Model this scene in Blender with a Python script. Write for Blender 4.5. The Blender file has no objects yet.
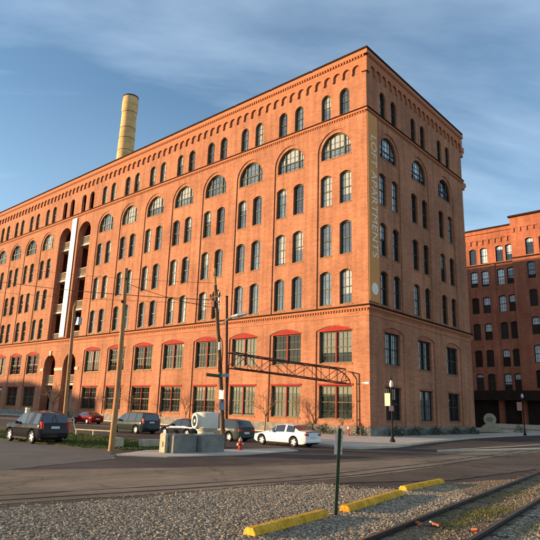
import bpy, bmesh, math, random
from mathutils import Vector, Matrix
random.seed(7)
sc = bpy.context.scene
C = sc.collection
K = 1.3                      # metres per layout unit
R = math.radians

# ------------------------------------------------------------------ camera
cam_d = bpy.data.cameras.new('camera'); cam = bpy.data.objects.new('camera', cam_d); C.objects.link(cam)
cam_d.sensor_width = 36; cam_d.lens = 36 * 562.148 / 540.0
cam_d.clip_start = 0.1; cam_d.clip_end = 6000
YAW, PIT, ROLL = 0.72434, 0.244245, 0.03143
fw = Vector((-math.sin(YAW)*math.cos(PIT), math.cos(YAW)*math.cos(PIT), math.sin(PIT)))
r0 = Vector((math.cos(YAW), math.sin(YAW), 0)); u0 = r0.cross(fw)
rr = r0*math.cos(ROLL) + u0*math.sin(ROLL); uu = -r0*math.sin(ROLL) + u0*math.cos(ROLL)
M = Matrix((rr, uu, -fw)).transposed().to_4x4()
M.translation = Vector((23.0477, -37.9735, 1.75)) * K
cam.matrix_world = M
sc.camera = cam

# ------------------------------------------------------------------ light
SUN_AZ, SUN_EL = R(49.4), R(6.3)       # azimuth measured from the long wall's normal (-y) towards -x
w = bpy.data.worlds.new('World'); sc.world = w; w.use_nodes = True
nt = w.node_tree; nt.nodes.clear()
N = nt.nodes.new; Lk = nt.links.new
out = N('ShaderNodeOutputWorld'); bg = N('ShaderNodeBackground'); bg.inputs[1].default_value = 0.15
sky = N('ShaderNodeTexSky'); sky.sky_type = 'NISHITA'; sky.sun_disc = False
sky.sun_elevation = SUN_EL; sky.sun_rotation = math.pi + SUN_AZ
sky.air_density = 1.0; sky.dust_density = 0.35; sky.ozone_density = 2.2; sky.altitude = 200
tc = N('ShaderNodeTexCoord'); sep = N('ShaderNodeSeparateXYZ'); Lk(tc.outputs['Generated'], sep.inputs[0])
add = N('ShaderNodeMath'); add.operation = 'ADD'; add.inputs[1].default_value = 0.18; Lk(sep.outputs['Z'], add.inputs[0])
mx = N('ShaderNodeMath'); mx.operation = 'MAXIMUM'; mx.inputs[1].default_value = 0.05; Lk(add.outputs[0], mx.inputs[0])
dx = N('ShaderNodeMath'); dx.operation = 'DIVIDE'; Lk(sep.outputs['X'], dx.inputs[0]); Lk(mx.outputs[0], dx.inputs[1])
dy = N('ShaderNodeMath'); dy.operation = 'DIVIDE'; Lk(sep.outputs['Y'], dy.inputs[0]); Lk(mx.outputs[0], dy.inputs[1])
cmb = N('ShaderNodeCombineXYZ'); Lk(dx.outputs[0], cmb.inputs[0]); Lk(dy.outputs[0], cmb.inputs[1])
mp0 = N('ShaderNodeMapping'); mp0.inputs['Rotation'].default_value = (0, 0, R(-46)); Lk(cmb.outputs[0], mp0.inputs[0])
mp = N('ShaderNodeMapping'); mp.inputs['Scale'].default_value = (0.55, 1.5, 1)
mp.inputs['Location'].default_value = (3.1, 1.7, 0)
Lk(mp0.outputs[0], mp.inputs[0])
nz = N('ShaderNodeTexNoise'); nz.inputs['Scale'].default_value = 0.9; nz.inputs['Detail'].default_value = 8; nz.inputs['Roughness'].default_value = 0.56
nz.inputs['Distortion'].default_value = 0.35
Lk(mp.outputs[0], nz.inputs['Vector'])
cr = N('ShaderNodeValToRGB'); cr.color_ramp.elements[0].position = 0.40; cr.color_ramp.elements[1].position = 0.74
cr.color_ramp.elements[0].color = (0.0, 0.0, 0.0, 1); cr.color_ramp.elements[1].color = (0.50, 0.50, 0.50, 1); Lk(nz.outputs['Fac'], cr.inputs[0])
hz = N('ShaderNodeMapRange'); hz.inputs[1].default_value = 0.0; hz.inputs[2].default_value = 0.50; hz.inputs[3].default_value = 0.20; hz.inputs[4].default_value = 0.0
Lk(sep.outputs['Z'], hz.inputs[0])
mxx = N('ShaderNodeMath'); mxx.operation = 'ADD'; mxx.use_clamp = True; Lk(cr.outputs[0], mxx.inputs[0]); Lk(hz.outputs[0], mxx.inputs[1])
mixc = N('ShaderNodeMix'); mixc.data_type = 'RGBA'; Lk(mxx.outputs[0], mixc.inputs['Factor']); Lk(sky.outputs[0], mixc.inputs['A'])
mixc.inputs['B'].default_value = (3.7, 4.5, 5.4, 1)
Lk(mixc.outputs['Result'], bg.inputs[0]); Lk(bg.outputs[0], out.inputs[0])

sd = bpy.data.lights.new('sun', 'SUN'); sd.energy = 5.0; sd.angle = R(0.6); sd.color = (1.0, 0.70, 0.40)
so = bpy.data.objects.new('sun', sd); C.objects.link(so)
tv = Vector((math.sin(SUN_AZ)*math.cos(SUN_EL), math.cos(SUN_AZ)*math.cos(SUN_EL), -math.sin(SUN_EL)))
so.rotation_euler = tv.to_track_quat('-Z', 'Y').to_euler(); so.location = (-60, -80, 60)
vs = sc.view_settings; vs.view_transform = 'Standard'; vs.look = 'None'; vs.gamma = 1; vs.exposure = 1.1
try: vs.use_curve_mapping = False
except Exception: pass

# ------------------------------------------------------------------ materials
def mat(name, col, rough=0.8, var=0.12, scale=2.0, col2=None, metal=0, spec=0.22, bump=0.0, bscale=None, fine=0.0, fscale=40, coat=0, streak=(1, 1, 1), crack=0):
    m = bpy.data.materials.new(name); m.use_nodes = True
    t = m.node_tree; b = t.nodes['Principled BSDF']
    b.inputs['Roughness'].default_value = rough; b.inputs['Metallic'].default_value = metal
    b.inputs['Specular IOR Level'].default_value = spec; b.inputs['Coat Weight'].default_value = coat
    if coat: b.inputs['Coat Roughness'].default_value = 0.03
    co = t.nodes.new('ShaderNodeTexCoord'); mpn = t.nodes.new('ShaderNodeMapping'); mpn.inputs['Scale'].default_value = streak
    ge = t.nodes.new('ShaderNodeNewGeometry'); t.links.new(ge.outputs['Position'], mpn.inputs[0])
    n1 = t.nodes.new('ShaderNodeTexNoise'); n1.inputs['Scale'].default_value = scale; n1.inputs['Detail'].default_value = 5
    n1.inputs['Roughness'].default_value = 0.62
    t.links.new(mpn.outputs[0], n1.inputs['Vector'])
    rp = t.nodes.new('ShaderNodeValToRGB'); rp.color_ramp.elements[0].position = 0.3; rp.color_ramp.elements[1].position = 0.7
    a = [max(0, c*(1-var)) for c in col]; z = [c*(1+var) for c in (col2 or col)]
    rp.color_ramp.elements[0].color = (*a, 1); rp.color_ramp.elements[1].color = (*z, 1)
    t.links.new(n1.outputs['Fac'], rp.inputs[0]); last = rp.outputs[0]
    if fine:
        n2 = t.nodes.new('ShaderNodeTexNoise'); n2.inputs['Scale'].default_value = fscale; n2.inputs['Detail'].default_value = 3
        t.links.new(mpn.outputs[0], n2.inputs['Vector'])
        r2 = t.nodes.new('ShaderNodeMapRange'); r2.inputs[1].default_value = .25; r2.inputs[2].default_value = .75
        r2.inputs[3].default_value = 1-fine; r2.inputs[4].default_value = 1+fine; t.links.new(n2.outputs['Fac'], r2.inputs[0])
        vm = t.nodes.new('ShaderNodeVectorMath'); vm.operation = 'SCALE'
        t.links.new(last, vm.inputs[0]); t.links.new(r2.outputs[0], vm.inputs['Scale']); last = vm.outputs[0]
    t.links.new(last, b.inputs['Base Color'])
    if crack:
        vo = t.nodes.new('ShaderNodeTexVoronoi'); vo.feature = 'DISTANCE_TO_EDGE'; vo.inputs['Scale'].default_value = crack; vo.inputs['Randomness'].default_value = 1
        dn = t.nodes.new('ShaderNodeTexNoise'); dn.inputs['Scale'].default_value = 1.1; dn.inputs['Detail'].default_value = 5; t.links.new(ge.outputs['Position'], dn.inputs['Vector'])
        mv = t.nodes.new('ShaderNodeVectorMath'); mv.operation = 'MULTIPLY_ADD'; mv.inputs[1].default_value = (1.6, 1.6, 0); t.links.new(dn.outputs['Color'], mv.inputs[0]); t.links.new(ge.outputs['Position'], mv.inputs[2])
        t.links.new(mv.outputs[0], vo.inputs['Vector'])
        cm = t.nodes.new('ShaderNodeMapRange'); cm.inputs[1].default_value = .002*2; cm.inputs[2].default_value = .012; cm.inputs[3].default_value = .68; cm.inputs[4].default_value = 1; t.links.new(vo.outputs['Distance'], cm.inputs[0])
        vm2 = t.nodes.new('ShaderNodeVectorMath'); vm2.operation = 'SCALE'; t.links.new(last, vm2.inputs[0]); t.links.new(cm.outputs[0], vm2.inputs['Scale'])
        # patched and oily areas
        pn = t.nodes.new('ShaderNodeTexNoise'); pn.inputs['Scale'].default_value = .23; pn.inputs['Detail'].default_value = 6; pn.inputs['Roughness'].default_value = .7; t.links.new(ge.outputs['Position'], pn.inputs['Vector'])
        pm = t.nodes.new('ShaderNodeMapRange'); pm.inputs[1].default_value = .42; pm.inputs[2].default_value = .56; pm.inputs[3].default_value = .80; pm.inputs[4].default_value = 1.12; t.links.new(pn.outputs['Fac'], pm.inputs[0])
        vm3 = t.nodes.new('ShaderNodeVectorMath'); vm3.operation = 'SCALE'; t.links.new(vm2.outputs[0], vm3.inputs[0]); t.links.new(pm.outputs[0], vm3.inputs['Scale'])
        t.links.new(vm3.outputs[0], b.inputs['Base Color'])
    if bump:
        n3 = t.nodes.new('ShaderNodeTexNoise'); n3.inputs['Scale'].default_value = bscale or scale*6; n3.inputs['Detail'].default_value = 4
        t.links.new(mpn.outputs[0], n3.inputs['Vector'])
        bn = t.nodes.new('ShaderNodeBump'); bn.inputs['Strength'].default_value = bump; bn.inputs['Distance'].default_value = 0.03
        t.links.new(n3.outputs['Fac'], bn.inputs['Height']); t.links.new(bn.outputs[0], b.inputs['Normal'])
    return m

def brick_mat(name, base, dark, mortar):
    m = bpy.data.materials.new(name); m.use_nodes = True
    t = m.node_tree; b = t.nodes['Principled BSDF']; n = t.nodes.new; l = t.links.new
    b.inputs['Roughness'].default_value = 0.9; b.inputs['Specular IOR Level'].default_value = 0.15
    ge = n('ShaderNodeNewGeometry'); s = n('ShaderNodeSeparateXYZ'); l(ge.outputs['Position'], s.inputs[0])
    ad = n('ShaderNodeMath'); ad.operation = 'ADD'; l(s.outputs['X'], ad.inputs[0]); l(s.outputs['Y'], ad.inputs[1])
    cb = n('ShaderNodeCombineXYZ'); l(ad.outputs[0], cb.inputs[0]); l(s.outputs['Z'], cb.inputs[1])
    bt = n('ShaderNodeTexBrick'); l(cb.outputs[0], bt.inputs['Vector'])
    bt.inputs['Color1'].default_value = (*base, 1); bt.inputs['Color2'].default_value = (*dark, 1); bt.inputs['Mortar'].default_value = (*mortar, 1)
    bt.inputs['Scale'].default_value = 1; bt.inputs['Brick Width'].default_value = 0.33; bt.inputs['Row Height'].default_value = 0.12
    bt.inputs['Mortar Size'].default_value = 0.012; bt.inputs['Bias'].default_value = -0.2
    # soot, repairs and washed courses: broad blotches and horizontally stretched ones
    n1 = n('ShaderNodeTexNoise'); n1.inputs['Scale'].default_value = 0.16; n1.inputs['Detail'].default_value = 6; n1.inputs['Roughness'].default_value = .65
    l(ge.outputs['Position'], n1.inputs['Vector'])
    mpn = n('ShaderNodeMapping'); mpn.inputs['Scale'].default_value = (0.5, 0.5, 3.2); l(ge.outputs['Position'], mpn.inputs[0])
    n2 = n('ShaderNodeTexNoise'); n2.inputs['Scale'].default_value = 1.1; n2.inputs['Detail'].default_value = 5; n2.inputs['Roughness'].default_value = .7
    l(mpn.outputs[0], n2.inputs['Vector'])
    mpv = n('ShaderNodeMapping'); mpv.inputs['Scale'].default_value = (1.6, 1.6, 0.12); l(ge.outputs['Position'], mpv.inputs[0])
    n4 = n('ShaderNodeTexNoise'); n4.inputs['Scale'].default_value = 1.0; n4.inputs['Detail'].default_value = 4; l(mpv.outputs[0], n4.inputs['Vector'])
    last = bt.outputs['Color']
    for nn, lo, hi in ((n1, 0.74, 1.18), (n2, 0.84, 1.14), (n4, 0.76, 1.12)):
        mr = n('ShaderNodeMapRange'); mr.inputs[1].default_value = .3; mr.inputs[2].default_value = .7
        mr.inputs[3].default_value = lo; mr.inputs[4].default_value = hi; l(nn.outputs['Fac'], mr.inputs[0])
        v = n('ShaderNodeVectorMath'); v.operation = 'SCALE'; l(last, v.inputs[0]); l(mr.outputs[0], v.inputs['Scale']); last = v.outputs[0]
    l(last, b.inputs['Base Color'])
    bn = n('ShaderNodeBump'); bn.inputs['Strength'].default_value = 0.25; bn.inputs['Distance'].default_value = 0.01
    l(bt.outputs['Fac'], bn.inputs['Height']); bn.invert = True; l(bn.outputs[0], b.inputs['Normal'])
    return m

def pane_mat(name, dark, pale, split=0.45, h=3.0, spec=0.9, rough=0.012, cut=0.5, ior=1.7):
    """window glass over blinds: every pane hangs its blind at another height"""
    m = bpy.data.materials.new(name); m.use_nodes = True
    t = m.node_tree; b = t.nodes['Principled BSDF']; n = t.nodes.new; l = t.links.new
    b.inputs['Roughness'].default_value = rough; b.inputs['IOR'].default_value = ior; b.inputs['Specular IOR Level'].default_value = spec
    oi = n('ShaderNodeObjectInfo'); tcn = n('ShaderNodeTexCoord'); s = n('ShaderNodeSeparateXYZ'); l(tcn.outputs['Object'], s.inputs[0])
    wn = n('ShaderNodeTexWhiteNoise'); wn.noise_dimensions = '1D'; l(oi.outputs['Random'], wn.inputs['W'])
    thr = n('ShaderNodeMapRange'); thr.inputs[3].default_value = -0.25*h; thr.inputs[4].default_value = h*1.15; l(wn.outputs['Value'], thr.inputs[0])
    gt = n('ShaderNodeMath'); gt.operation = 'GREATER_THAN'; l(s.outputs['Z'], gt.inputs[0]); l(thr.outputs[0], gt.inputs[1])
    has = n('ShaderNodeMath'); has.operation = 'GREATER_THAN'; has.inputs[1].default_value = cut; l(oi.outputs['Random'], has.inputs[0])
    mu = n('ShaderNodeMath'); mu.operation = 'MULTIPLY'; l(gt.outputs[0], mu.inputs[0]); l(has.outputs[0], mu.inputs[1])
    nn = n('ShaderNodeTexNoise'); nn.inputs['Scale'].default_value = 1.3; nn.inputs['Detail'].default_value = 3
    ge = n('ShaderNodeNewGeometry'); l(ge.outputs['Position'], nn.inputs['Vector'])
    dk = n('ShaderNodeVectorMath'); dk.operation = 'SCALE'; dk.inputs[0].default_value = dark; w2 = n('ShaderNodeTexWhiteNoise'); w2.noise_dimensions = '1D'; ad2 = n('ShaderNodeMath'); ad2.operation = 'ADD'; ad2.inputs[1].default_value = 3.7; l(oi.outputs['Random'], ad2.inputs[0]); l(ad2.outputs[0], w2.inputs['W'])
    rg = n('ShaderNodeMapRange'); rg.inputs[3].default_value = .35; rg.inputs[4].default_value = 1.9; l(w2.outputs['Value'], rg.inputs[0])
    ml = n('ShaderNodeMath'); ml.operation = 'MULTIPLY'; l(nn.outputs['Fac'], ml.inputs[0]); l(rg.outputs[0], ml.inputs[1]); l(ml.outputs[0], dk.inputs['Scale'])
    mi = n('ShaderNodeMix'); mi.data_type = 'RGBA'; l(mu.outputs[0], mi.inputs['Factor']); l(dk.outputs[0], mi.inputs['A']); mi.inputs['B'].default_value = (*pale, 1)
    l(mi.outputs['Result'], b.inputs['Base Color'])
    bn = n('ShaderNodeBump'); bn.inputs['Strength'].default_value = 0.035; bn.inputs['Distance'].default_value = 0.05
    n5 = n('ShaderNodeTexNoise'); n5.inputs['Scale'].default_value = 1.6; n5.inputs['Detail'].default_value = 1; l(ge.outputs['Position'], n5.inputs['Vector'])
    l(n5.outputs['Fac'], bn.inputs['Height']); l(bn.outputs[0], b.inputs['Normal'])
    return m

def rand_mat(name, cols, rough=0.9):
    m = bpy.data.materials.new(name); m.use_nodes = True
    t = m.node_tree; b = t.nodes['Principled BSDF']; b.inputs['Roughness'].default_value = rough; b.inputs['Specular IOR Level'].default_value = .25
    oi = t.nodes.new('ShaderNodeObjectInfo'); rp = t.nodes.new('ShaderNodeValToRGB'); rp.color_ramp.interpolation = 'LINEAR'
    while len(rp.color_ramp.elements) < len(cols): rp.color_ramp.elements.new(0.5)
    for i, c in enumerate(cols):
        rp.color_ramp.elements[i].position = i/(len(cols)-1); rp.color_ramp.elements[i].color = (*c, 1)
    t.links.new(oi.outputs['Random'], rp.inputs[0]); t.links.new(rp.outputs[0], b.inputs['Base Color'])
    return m

m_brick = brick_mat('orange brick', (0.43, 0.178, 0.092), (0.345, 0.120, 0.060), (0.36, 0.20, 0.13))
m_brickR = brick_mat('rear brick', (0.40, 0.125, 0.062), (0.30, 0.085, 0.042), (0.33, 0.15, 0.10))
m_trim = mat('brick trim', (0.42, 0.155, 0.075), 0.9, .15, 3, fine=.15, fscale=9)
m_cap = mat('weathered dark metal cap', (0.032, 0.019, 0.014), 0.95, .3, 1.5, spec=.02)
m_stone = mat('rough grey sandstone', (0.20, 0.185, 0.16), 0.95, .35, 1.6, bump=.8, bscale=5, fine=.2, fscale=6)
m_pale = mat('pale stone', (0.52, 0.42, 0.30), 0.9, .15, 2)
m_frame = mat('olive window paint', (0.075, 0.068, 0.035), 0.55, .2, 2)
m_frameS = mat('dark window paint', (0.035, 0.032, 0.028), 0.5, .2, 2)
m_red = mat('red lintel paint', (0.30, 0.024, 0.017), 0.85, .2, 2.5)
m_sill = mat('brick sill', (0.27, 0.125, 0.06), 0.9, .2, 3)
m_pane = pane_mat('sash glass', (0.12, 0.16, 0.17), (0.36, 0.37, 0.31), h=3.9, cut=0.35)
m_paneS = pane_mat('street sash glass', (0.02, 0.022, 0.025), (0.42, 0.48, 0.50), h=3.6, cut=0.5, spec=0.7)  # pale blinds here also stand in for bright sky reflected in the end wall
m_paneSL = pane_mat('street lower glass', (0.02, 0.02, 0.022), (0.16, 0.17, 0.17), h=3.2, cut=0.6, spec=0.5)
m_paneR = pane_mat('rear sash glass', (0.03, 0.03, 0.03), (0.62, 0.66, 0.66), h=3.4, cut=0.35, spec=0.6)
m_paneL = pane_mat('lower window glass', (0.05, 0.06, 0.05), (0.17, 0.18, 0.14), h=3.2, cut=0.45, spec=0.42, ior=1.45)
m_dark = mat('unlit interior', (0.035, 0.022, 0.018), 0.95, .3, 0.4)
m_loggia = mat('shade darkened loggia brick', (0.075, 0.03, 0.018), 0.95, .3, 1)  # shade of the deep open bays is put into this dark brick colour
m_roof = mat('roof felt', (0.05, 0.048, 0.045), 0.95, .2, 1)
m_conc = mat('concrete', (0.50, 0.42, 0.33), 0.92, .14, 0.8, fine=.12, fscale=14, bump=.2, bscale=20)
m_concD = mat('dirty concrete block', (0.20, 0.188, 0.16), 0.95, .25, 1.8, bump=.5, bscale=9, fine=.2, fscale=12)
m_concY = mat('pale yellow concrete', (0.42, 0.36, 0.25), 0.95, .2, 3, bump=.4, bscale=9)
m_wood = mat('weathered pole wood', (0.155, 0.088, 0.05), 0.9, .35, 1.5, streak=(6, 6, .5), bump=.5, bscale=8)
m_woodP = mat('pale pole wood', (0.38, 0.215, 0.10), 0.9, .25, 1.5, streak=(6, 6, .5))
m_rust = mat('rusty steel', (0.11, 0.045, 0.03), 0.7, .35, 3, metal=.3)
m_rail = mat('rail steel', (0.055, 0.038, 0.03), 0.55, .35, 5, metal=.5)
m_railtop = mat('rail head', (0.20, 0.16, 0.13), 0.35, .25, 6, metal=.8)
m_tie = mat('creosoted tie', (0.055, 0.042, 0.034), 0.95, .35, 3, bump=.5)
m_yel = mat('yellow traffic paint', (0.60, 0.29, 0.02), 0.9, .2, 3, col2=(0.66, 0.37, 0.05), spec=.1, bump=.6, bscale=14, fine=.32, fscale=16)
m_asph = mat('asphalt', (0.115, 0.083, 0.059), 0.93, crack=.16, var=.22, scale=.35, fine=.22, fscale=16, bump=.35, bscale=40)
m_asphN = mat('darker asphalt', (0.070, 0.053, 0.042), 0.93, .2, 0.5, crack=.09, fine=.2, fscale=18, bump=.3, bscale=40)  # a darker tone than the main street asphalt
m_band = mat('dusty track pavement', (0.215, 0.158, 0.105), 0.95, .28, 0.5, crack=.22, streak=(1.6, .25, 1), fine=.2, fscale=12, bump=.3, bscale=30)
m_lot = mat('worn gravelly lot', (0.125, 0.108, 0.09), 0.95, .2, 0.5, fine=.25, fscale=10, bump=.5, bscale=22)
m_seam = mat('old rail groove', (0.035, 0.026, 0.02), 0.8, .3, 2)
m_dirt = mat('track bed dirt', (0.20, 0.135, 0.08), 0.98, .3, 1.1, fine=.35, fscale=14, bump=1, bscale=18)
m_earth = mat('open ground', (0.12, 0.10, 0.075), 0.97, .3, 0.08, fine=.2, fscale=3)
m_grassb = mat('lawn soil', (0.06, 0.065, 0.025), 0.98, .3, 1.5)
m_blade = rand_mat('grass blades', [(0.05, 0.08, 0.016), (0.09, 0.12, 0.025), (0.15, 0.14, 0.05)])
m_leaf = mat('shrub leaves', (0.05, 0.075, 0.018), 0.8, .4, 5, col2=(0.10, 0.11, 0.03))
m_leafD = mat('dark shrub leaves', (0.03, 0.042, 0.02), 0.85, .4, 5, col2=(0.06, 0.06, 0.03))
m_bark = mat('bare bark', (0.27, 0.17, 0.10), 0.9, .3, 4)
m_chim = mat('buff chimney brick', (0.66, 0.40, 0.17), 0.9, .22, 0.5, streak=(.5, .5, 1.3), fine=.18, fscale=3)
m_chimb = mat('chimney hoop iron', (0.22, 0.12, 0.05), 0.8, .3, 2)
m_white = mat('white paint', (0.80, 0.79, 0.76), 0.5, .04, 1)
m_tank = mat('tank paint', (0.66, 0.61, 0.50), 0.55, .1, 1.2, fine=.06, fscale=5)
m_black = mat('black metal', (0.02, 0.017, 0.015), 0.7, .2, 2, spec=.1)
m_wire = mat('wire insulation', (0.03, 0.022, 0.018), 0.95, .2, 2, spec=.0)
m_galv = mat('galvanised steel', (0.33, 0.34, 0.35), 0.45, .15, 3, metal=.6)
m_signback = mat('dull aluminium sign back', (0.26, 0.31, 0.38), 0.9, .12, 12, spec=.1)
m_green = mat('green post paint', (0.035, 0.06, 0.03), 0.55, .3, 4)
m_blue = mat('blue grey sheet metal', (0.22, 0.29, 0.37), 0.5, .1, 3)
m_hyd = mat('hydrant red', (0.52, 0.03, 0.02), 0.4, .12, 6)
m_goldcloth = mat('tan banner cloth', (0.60, 0.275, 0.095), 0.9, .06, 0.6)
m_letter = mat('faded letter print', (0.80, 0.72, 0.62), 0.8, .05, 1)
m_cream = mat('cream banner vinyl', (0.85, 0.72, 0.42), 0.7, .03, 2)
m_pink = mat('pink vinyl', (0.55, 0.26, 0.22), 0.7, .05, 2)
m_brickbit = mat('broken brick', (0.45, 0.13, 0.06), 0.9, .2, 8)
m_tyre = mat('tyre rubber', (0.018, 0.017, 0.016), 0.85, .1, 5)
m_rim = mat('alloy rim', (0.55, 0.52, 0.47), 0.45, .05, 5, metal=.3)
m_cglass = mat('car glass', (0.022, 0.026, 0.03), 0.05, .05, 2, spec=.9)
m_lampglass = mat('frosted lamp glass', (0.70, 0.60, 0.55), 0.3, .03, 3)
m_tail = mat('tail light red', (0.55, 0.01, 0.01), 0.15, .05, 3, spec=.8)
m_head = mat('headlight lens', (0.55, 0.55, 0.55), 0.1, .05, 3, spec=.8)
m_plate = mat('licence plate', (0.6, 0.6, 0.58), 0.5, .05, 3)
def paint(name, col): return mat(name, col, 0.08, .02, 2, spec=.14, coat=.05)

# ------------------------------------------------------------------ helpers
class MB:
    def __init__(s, k=K): s.v = []; s.f = []; s.k = k; s.mi = []
    def add(s, vs, fs, mi=0):
        o = len(s.v); s.v += [tuple(p) for p in vs]; s.f += [tuple(i+o for i in f) for f in fs]; s.mi += [mi]*len(fs)
    def box(s, x0, x1, y0, y1, z0, z1, mi=0):
        s.add([(x0,y0,z0),(x1,y0,z0),(x1,y1,z0),(x0,y1,z0),(x0,y0,z1),(x1,y0,z1),(x1,y1,z1),(x0,y1,z1)],
              [(0,3,2,1),(4,5,6,7),(0,1,5,4),(1,2,6,5),(2,3,7,6),(3,0,4,7)], mi)
    def tube(s, a, b, r0_, r1_=None, n=8, cap=True):
        a = Vector(a); b = Vector(b); r1_ = r0_ if r1_ is None else r1_
        d = (b-a); 
        if d.length < 1e-6: return
        d.normalize(); x = d.orthogonal().normalized(); y = d.cross(x)
        vs_ = []
        for p, r in ((a, r0_), (b, r1_)):
            for i in range(n):
                t = 2*math.pi*i/n; vs_.append(p + x*math.cos(t)*r + y*math.sin(t)*r)
        fs = [(i, (i+1) % n, n+(i+1) % n, n+i) for i in range(n)]
        if cap: fs += [tuple(range(n-1, -1, -1)), tuple(range(n, 2*n))]
        s.add(vs_, fs)
    def path(s, pts, r, n=6):
        for a, b in zip(pts, pts[1:]): s.tube(a, b, r, r, n)
    def lathe(s, prof, n=20, c=(0,0,0), axis='z', cap=True):
        vs_ = []
        for r, h in prof:
            for i in range(n):
                t = 2*math.pi*i/n; a, b = r*math.cos(t), r*math.sin(t)
                vs_.append((c[0]+a, c[1]+b, c[2]+h) if axis == 'z' else (c[0]+a, c[1]+h, c[2]+b) if axis == 'y' else (c[0]+h, c[1]+a, c[2]+b))
        fs = []
        for j in range(len(prof)-1):
            for i in range(n): fs.append((j*n+i, j*n+(i+1) % n, (j+1)*n+(i+1) % n, (j+1)*n+i))
        if cap: fs += [tuple(range(n-1, -1, -1)), tuple(range((len(prof)-1)*n, len(prof)*n))]
        s.add(vs_, fs)
    def prism(s, loop, f0, f1):
        """loop of 2-D points; f0/f1 map a 2-D point to the two end caps"""
        n = len(loop); s.add([f0(p) for p in loop] + [f1(p) for p in loop],
            [tuple(range(n)), tuple(range(2*n-1, n-1, -1))] + [(i, n+i, n+(i+1) % n, (i+1) % n) for i in range(n)])
    def build(s, name, m, parent=None, smooth=False, loc=None, bevel=0):
        me = bpy.data.meshes.new(name); me.from_pydata([(x*s.k, y*s.k, z*s.k) for x, y, z in s.v], [], s.f)
        for mm in (m if isinstance(m, (list, tuple)) else [m]): me.materials.append(mm)
        if any(s.mi): me.polygons.foreach_set('material_index', s.mi)
        if smooth:
            me.polygons.foreach_set('use_smooth', [True]*len(me.polygons))
        me.validate(); me.update()
        bm = bmesh.new(); bm.from_mesh(me); bmesh.ops.recalc_face_normals(bm, faces=bm.faces)
        bm.to_mesh(me); bm.free()
        if smooth: me.set_sharp_from_angle(angle=R(40))
        o = bpy.data.objects.new(name, me); C.objects.link(o)
        if parent: o.parent = parent
        if loc: o.location = Vector(loc)*K
        if bevel:
            b = o.modifiers.new('bevel', 'BEVEL'); b.width = bevel; b.segments = 2; b.limit_method = 'ANGLE'; b.angle_limit = R(35)
        return o

def tag(o, label=None, cat=None, group=None, kind=None):
    if label: o['label'] = label
    if cat: o['category'] = cat
    if group: o['group'] = group
    if kind: o['kind'] = kind
    return o
def thing(name, label, cat, loc=(0, 0, 0), rz=0, group=None):
    o = bpy.data.objects.new(name, None); C.objects.link(o); o.location = Vector(loc)*K; o.rotation_euler = (0, 0, rz)
    o.empty_display_size = .3
    return tag(o, label, cat, group)
def children(o): return [c for c in bpy.data.objects if c.parent == o]
def copy_tree(o, parent=None, loc=None, rz=None):
    kids = children(o); c = o.copy(); C.objects.link(c); c.parent = parent
    if loc is not None: c.location = Vector(loc)*K
    if rz is not None: c.rotation_euler = (0, 0, rz)
    for ch in kids: copy_tree(ch, c)
    return c

RAGGED = {'gravel_lot': .10, 'street': .05, 'track_pavement': .05, 'side_street': .04, 'track_bed': .07, 'lawn': .07, 'gravel': .10, 'sunken_rail_groove': .012, 'pavement_crack': .03, 'gravel_spill': .05}
def sheet(name, pts, z, m, kind='structure', thick=0):
    """flat polygon (layout units); z in metres above the ground"""
    b = MB(1)
    if name in RAGGED:
        rn = random.Random(len(pts)); q = []
        for (xa, ya), (xb, yb) in zip(pts, pts[1:]+pts[:1]):
            L = math.hypot(xb-xa, yb-ya); n = max(1, int(min(L, 60)/.35)) if L < 80 else 1
            for i in range(n):
                u = i/n; j = RAGGED[name] if n > 1 else 0; q.append((xa+(xb-xa)*u+rn.uniform(-j, j), ya+(yb-ya)*u+rn.uniform(-j, j)))
        pts = q
    if thick: b.prism([(x*K, y*K) for x, y in pts], lambda p: (p[0], p[1], z), lambda p: (p[0], p[1], z+thick))
    else: b.add([(x*K, y*K, z) for x, y in pts], [tuple(range(len(pts)))])
    o = b.build(name, m); tag(o, kind=kind); return o

# ------------------------------------------------------------------ ground
sheet('ground', [(-1500, -1500), (1500, -1500), (1500, 1500), (-1500, 1500)], 0, m_earth)
# side street along the long wall, and the street beside the tracks
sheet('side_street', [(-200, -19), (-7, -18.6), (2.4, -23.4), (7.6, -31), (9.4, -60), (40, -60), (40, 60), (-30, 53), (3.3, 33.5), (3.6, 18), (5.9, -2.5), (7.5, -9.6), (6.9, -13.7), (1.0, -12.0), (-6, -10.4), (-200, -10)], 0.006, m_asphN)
sheet('gravel_lot', [(-120, -60), (10.0, -60), (9.0, -34), (7.7, -31), (6.0, -26.2), (3.6, -24.9), (1.2, -25.2), (-4.6, -25.6), (-14, -26.5), (-120, -33)], 0.014, m_lot)
sheet('street', [(9.0, -60), (13.6, -60), (13.9, -31), (14.6, -25), (16.0, -22), (16.6, -13), (15.4, 60), (2, 60), (6.0, 30), (7.7, 14.5), (10.7, -13.5), (9.9, -24), (9.3, -27), (7.3, -31), (6, -45)], 0.020, m_asph)
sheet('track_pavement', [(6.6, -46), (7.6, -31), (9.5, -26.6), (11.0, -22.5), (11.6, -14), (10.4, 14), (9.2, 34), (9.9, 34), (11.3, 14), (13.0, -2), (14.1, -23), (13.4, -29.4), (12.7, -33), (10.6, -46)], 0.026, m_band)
b = MB()   # sunken old rail that curves through the pavement
prev = None
pts = [(10.4, -46), (12.0, -34.5), (12.45, -32), (13.0, -29.4), (13.55, -26), (13.75, -23.2), (13.65, -17), (13.2, -9), (12.55, -2.2), (11.4, 8), (9.6, 28)]
L_ = [(x-.045, y) for x, y in pts] + [(x+.045, y) for x, y in reversed(pts)]
sheet('sunken_rail_groove', L_, 0.033, m_seam)
L_ = [(x-.6-.03, y) for x, y in pts] + [(x-.6+.03, y) for x, y in reversed(pts)]
sheet('pavement_crack', L_, 0.033, m_seam)
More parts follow.
